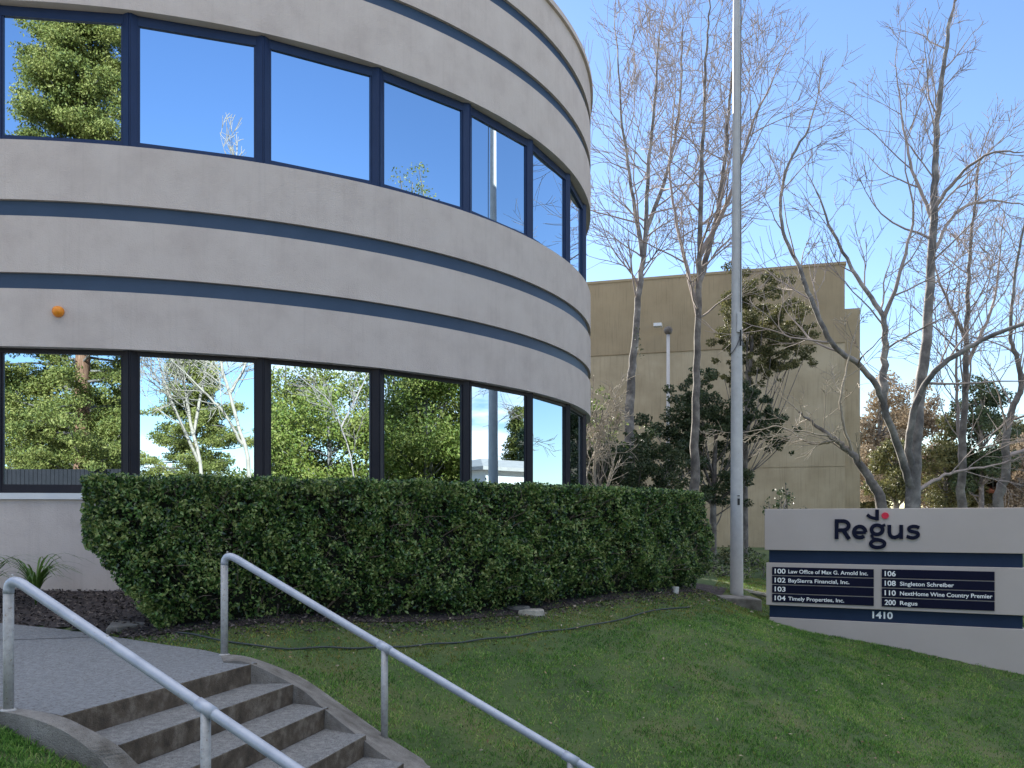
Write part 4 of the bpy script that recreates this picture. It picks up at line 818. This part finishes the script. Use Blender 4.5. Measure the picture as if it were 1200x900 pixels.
# ------------------------------------------------------------------ the far side of the street, seen in the mirrored windows
def mir(px, L, pane):
    """where the ray through photo column px lands after the given pane, at unfolded distance L"""
    a = M0+DM*(pane-1); q = ring(a, Rg); q2 = ring(a+DM, Rg); nn_ = np.array([math.cos(a+DM/2), math.sin(a+DM/2)]); d = np.array([(px-600)/F, 1.]); t = (q@nn_)/(d@nn_); h = d*t; r = d-2*(d@nn_)*nn_
    return h+r*(L-t)
def mz(py, L): return (HOR-py)/F*L
q = mir(96, 37, 0); conifer('tall redwood with a thick red brown trunk across the street, reflected at the left', (q[0], q[1], G(*q)), 27, 4.6, 'fol_conifer', .13, 130, trunk_r=.42, nb=190, clump=.66, bare_to=.13)
q = mir(20, 43, 0); leafy_tree('broad_tree', 'dark broad tree left of the redwood, reflected in the leftmost lower window', 'tree', (q[0], q[1], G(*q)), 9.5, 3.2, 'fol_green', .14, 30, 1.2, 80, trunk_r=.3, crown_lo=.1)
q = mir(140, 46, 0); leafy_tree('broad_tree', 'broad green tree right of the redwood, reflected in the leftmost lower window', 'tree', (q[0], q[1], G(*q)), 10, 3.2, 'fol_green', .14, 30, 1.2, 80, trunk_r=.3, crown_lo=.1)
# low dark board fence at their feet
f0, f1 = mir(-120, 33, 0), mir(150, 33, 0); b = MB(); dd2 = (f1-f0)/np.linalg.norm(f1-f0); n_ = int(np.linalg.norm(f1-f0)/.16); zt_ = mz(549, 33)
fr2 = thing('board_fence', 'dark board fence across the street, reflected in the leftmost lower window', 'fence', base=(f0[0], f0[1], G(*f0)))
for k in range(n_):
    c = f0+dd2*(k+.5)*.16; b.box((c[0], c[1], (zt_-2.3)/2), (.145, .03, zt_+2.3), math.atan2(dd2[1], dd2[0]))
b.build('boards', M['fence'], fr2); b = MB()
for z_ in (-1.4, zt_-.25):
    c = (f0+f1)/2; b.box((c[0]+dd2[1]*.06, c[1]-dd2[0]*.06, z_), (np.linalg.norm(f1-f0), .05, .1), math.atan2(dd2[1], dd2[0]))
b.build('rails', M['fence'], fr2); adopt(fr2)
def mstem(pane, L, pix): return [np.array([*mir(px, L+(dl[0] if dl else 0), pane), mz(py, L+(dl[0] if dl else 0))]) for px, py, *dl in pix]
def mbase(pane, L, px): q = mir(px, L, pane); return [np.array([q[0], q[1], G(*q)-.05])]
gR = 'pale bare trees across the street'
bare_tree('pale bare tree with two leaning stems across the street, reflected in the second lower window', [
    (mbase(1, 28, 242)+mstem(1, 28, [(236, 555), (224, 500), (216, 450), (206, 410), (200, 340), (204, 290)]), .065, .03, .35), (mstem(1, 28, [(232, 540), (205, 480, -.5), (192, 445, -.8), (180, 400, -1)]), .06, .02, .2), (mstem(1, 28, [(226, 510), (240, 440, .5), (250, 380, .8), (262, 300, 1)]), .06, .02, .2)],
    gR, bark='white_bark', twig='white_bark', maxlev=3, dens=4.5, side=14, L0=2.4, rmin=.01)
bare_tree('pale bare tree leaning left, reflected at the right of the second lower window', [
    (mbase(1, 27, 300)+mstem(1, 27, [(292, 550), (280, 500), (268, 455), (258, 410), (262, 340), (270, 260), (276, 215)]), .07, .03, .35), (mstem(1, 27, [(285, 520), (260, 480, -.4), (235, 455, -.6), (210, 430, -.8)]), .06, .02, .2), (mstem(1, 27, [(270, 460), (290, 420, .5), (300, 350, .8)]), .06, .02, .2)],
    gR, bark='white_bark', twig='white_bark', maxlev=3, dens=4.5, side=14, L0=2.4, rmin=.01)
q = mir(228, 44, 1); conifer('pointed conifer behind the pale bare trees across the street', (q[0], q[1], G(*q)), 11.5, 4.3, 'fol_conifer', .13, 120, trunk_r=.2, nb=110, clump=.5, bare_to=.06, tip=.05)
q = mir(292, 50, 1); leafy_tree('broad_tree', 'small round tree right of the pointed conifer across the street', 'tree', (q[0], q[1], G(*q)), 6.2, 1.7, 'fol_yellow', .18, 16, .8, 40, trunk_r=.15, crown_lo=.15)
q = mir(168, 52, 1); house('pale house across the street, reflected at the left edge of the second lower window', q, 6, 6, 2.9, 1.2, .4, 'housewall', 'shingle', G(*q), 2)
gY = 'bushy green trees across the street'
for pane, px, L, h, cr_, mt, lb in ((2, 335, 34, 9.5, 2.4, 'fol_green', 'tall bushy tree across the street, reflected at the left of the third lower window'), (2, 385, 31, 7.6, 2.3, 'fol_yellow', 'yellow green bushy tree across the street, reflected in the middle of the third lower window'),
        (2, 430, 33, 8.6, 2.4, 'fol_green', 'bushy green tree across the street, reflected at the right of the third lower window'), (2, 300, 33, 7.6, 2.2, 'fol_yellow', 'bushy tree across the street, between the pale bare trees and the green ones'),
        (3, 462, 30, 8.0, 2.2, 'fol_yellow', 'yellow green bushy tree across the street, reflected at the left of the fourth lower window'), (3, 500, 28, 9.4, 2.2, 'fol_yellow', 'bushy yellow green tree across the street, reflected in the middle of the fourth lower window'), (3, 540, 30, 8.0, 2.2, 'fol_green', 'bushy green tree across the street, reflected at the right of the fourth lower window')):
    q = mir(px, L, pane); leafy_tree('bushy_tree', lb, 'tree', (q[0], q[1], G(*q)), h, cr_, mt, .12, 34, .8, 110, gY, trunk_r=.1, crown_lo=.06)
q = mir(484, 31, 3); leafy_tree('slim_tree', 'slim airy tree across the street whose tip shows in the fourth upper window', 'tree', (q[0], q[1], G(*q)), 15.3, 1.0, 'fol_conifer', .1, 26, .5, 40, trunk_r=.1, crown_lo=.55)
bare_tree('small bare tree in front of the bushy trees across the street', [(mbase(2, 26, 420)+mstem(2, 26, [(415, 560), (400, 500), (385, 470), (350, 440)]), .035, .012, .3), (mstem(2, 26, [(400, 500), (420, 460, .4), (435, 430, .6)]), .04, .015, .2)], gR, bark='twigs', twig='twigs', maxlev=3, dens=4, side=9, L0=1.3, rmin=.006)
# house and conifers to the right, seen in the fifth window
q = mir(600, 50, 4); house('pale house with a grey hipped roof, reflected low in the fifth lower window', q, 9, 8, 4.6, .9, 1.2, 'housewall', 'shingle', -2.1, 3)
q = mir(556, 70, 4); house('brown roofed house left of the pale house in the reflection', q, 9, 8, 4.2, 2.2, 1.5, 'wood', 'wood', -2.1, 3)
for px, L, h, r_, lb in ((606, 74, 11.5, 1.6, 'pointed conifer behind the pale house in the reflection'), (616, 72, 9.5, 2.4, 'dark conifer right of the pointed one in the reflection')):
    q = mir(px, L, 4); conifer(lb, (q[0], q[1], -2.1), h, r_, 'fol_conifer' if L == 74 else 'fol_dark', .25, 30, 'conifers beside the pale house', trunk_r=.2, nb=50, clump=.6, bare_to=.1, tip=.05, bark='bark_dark')
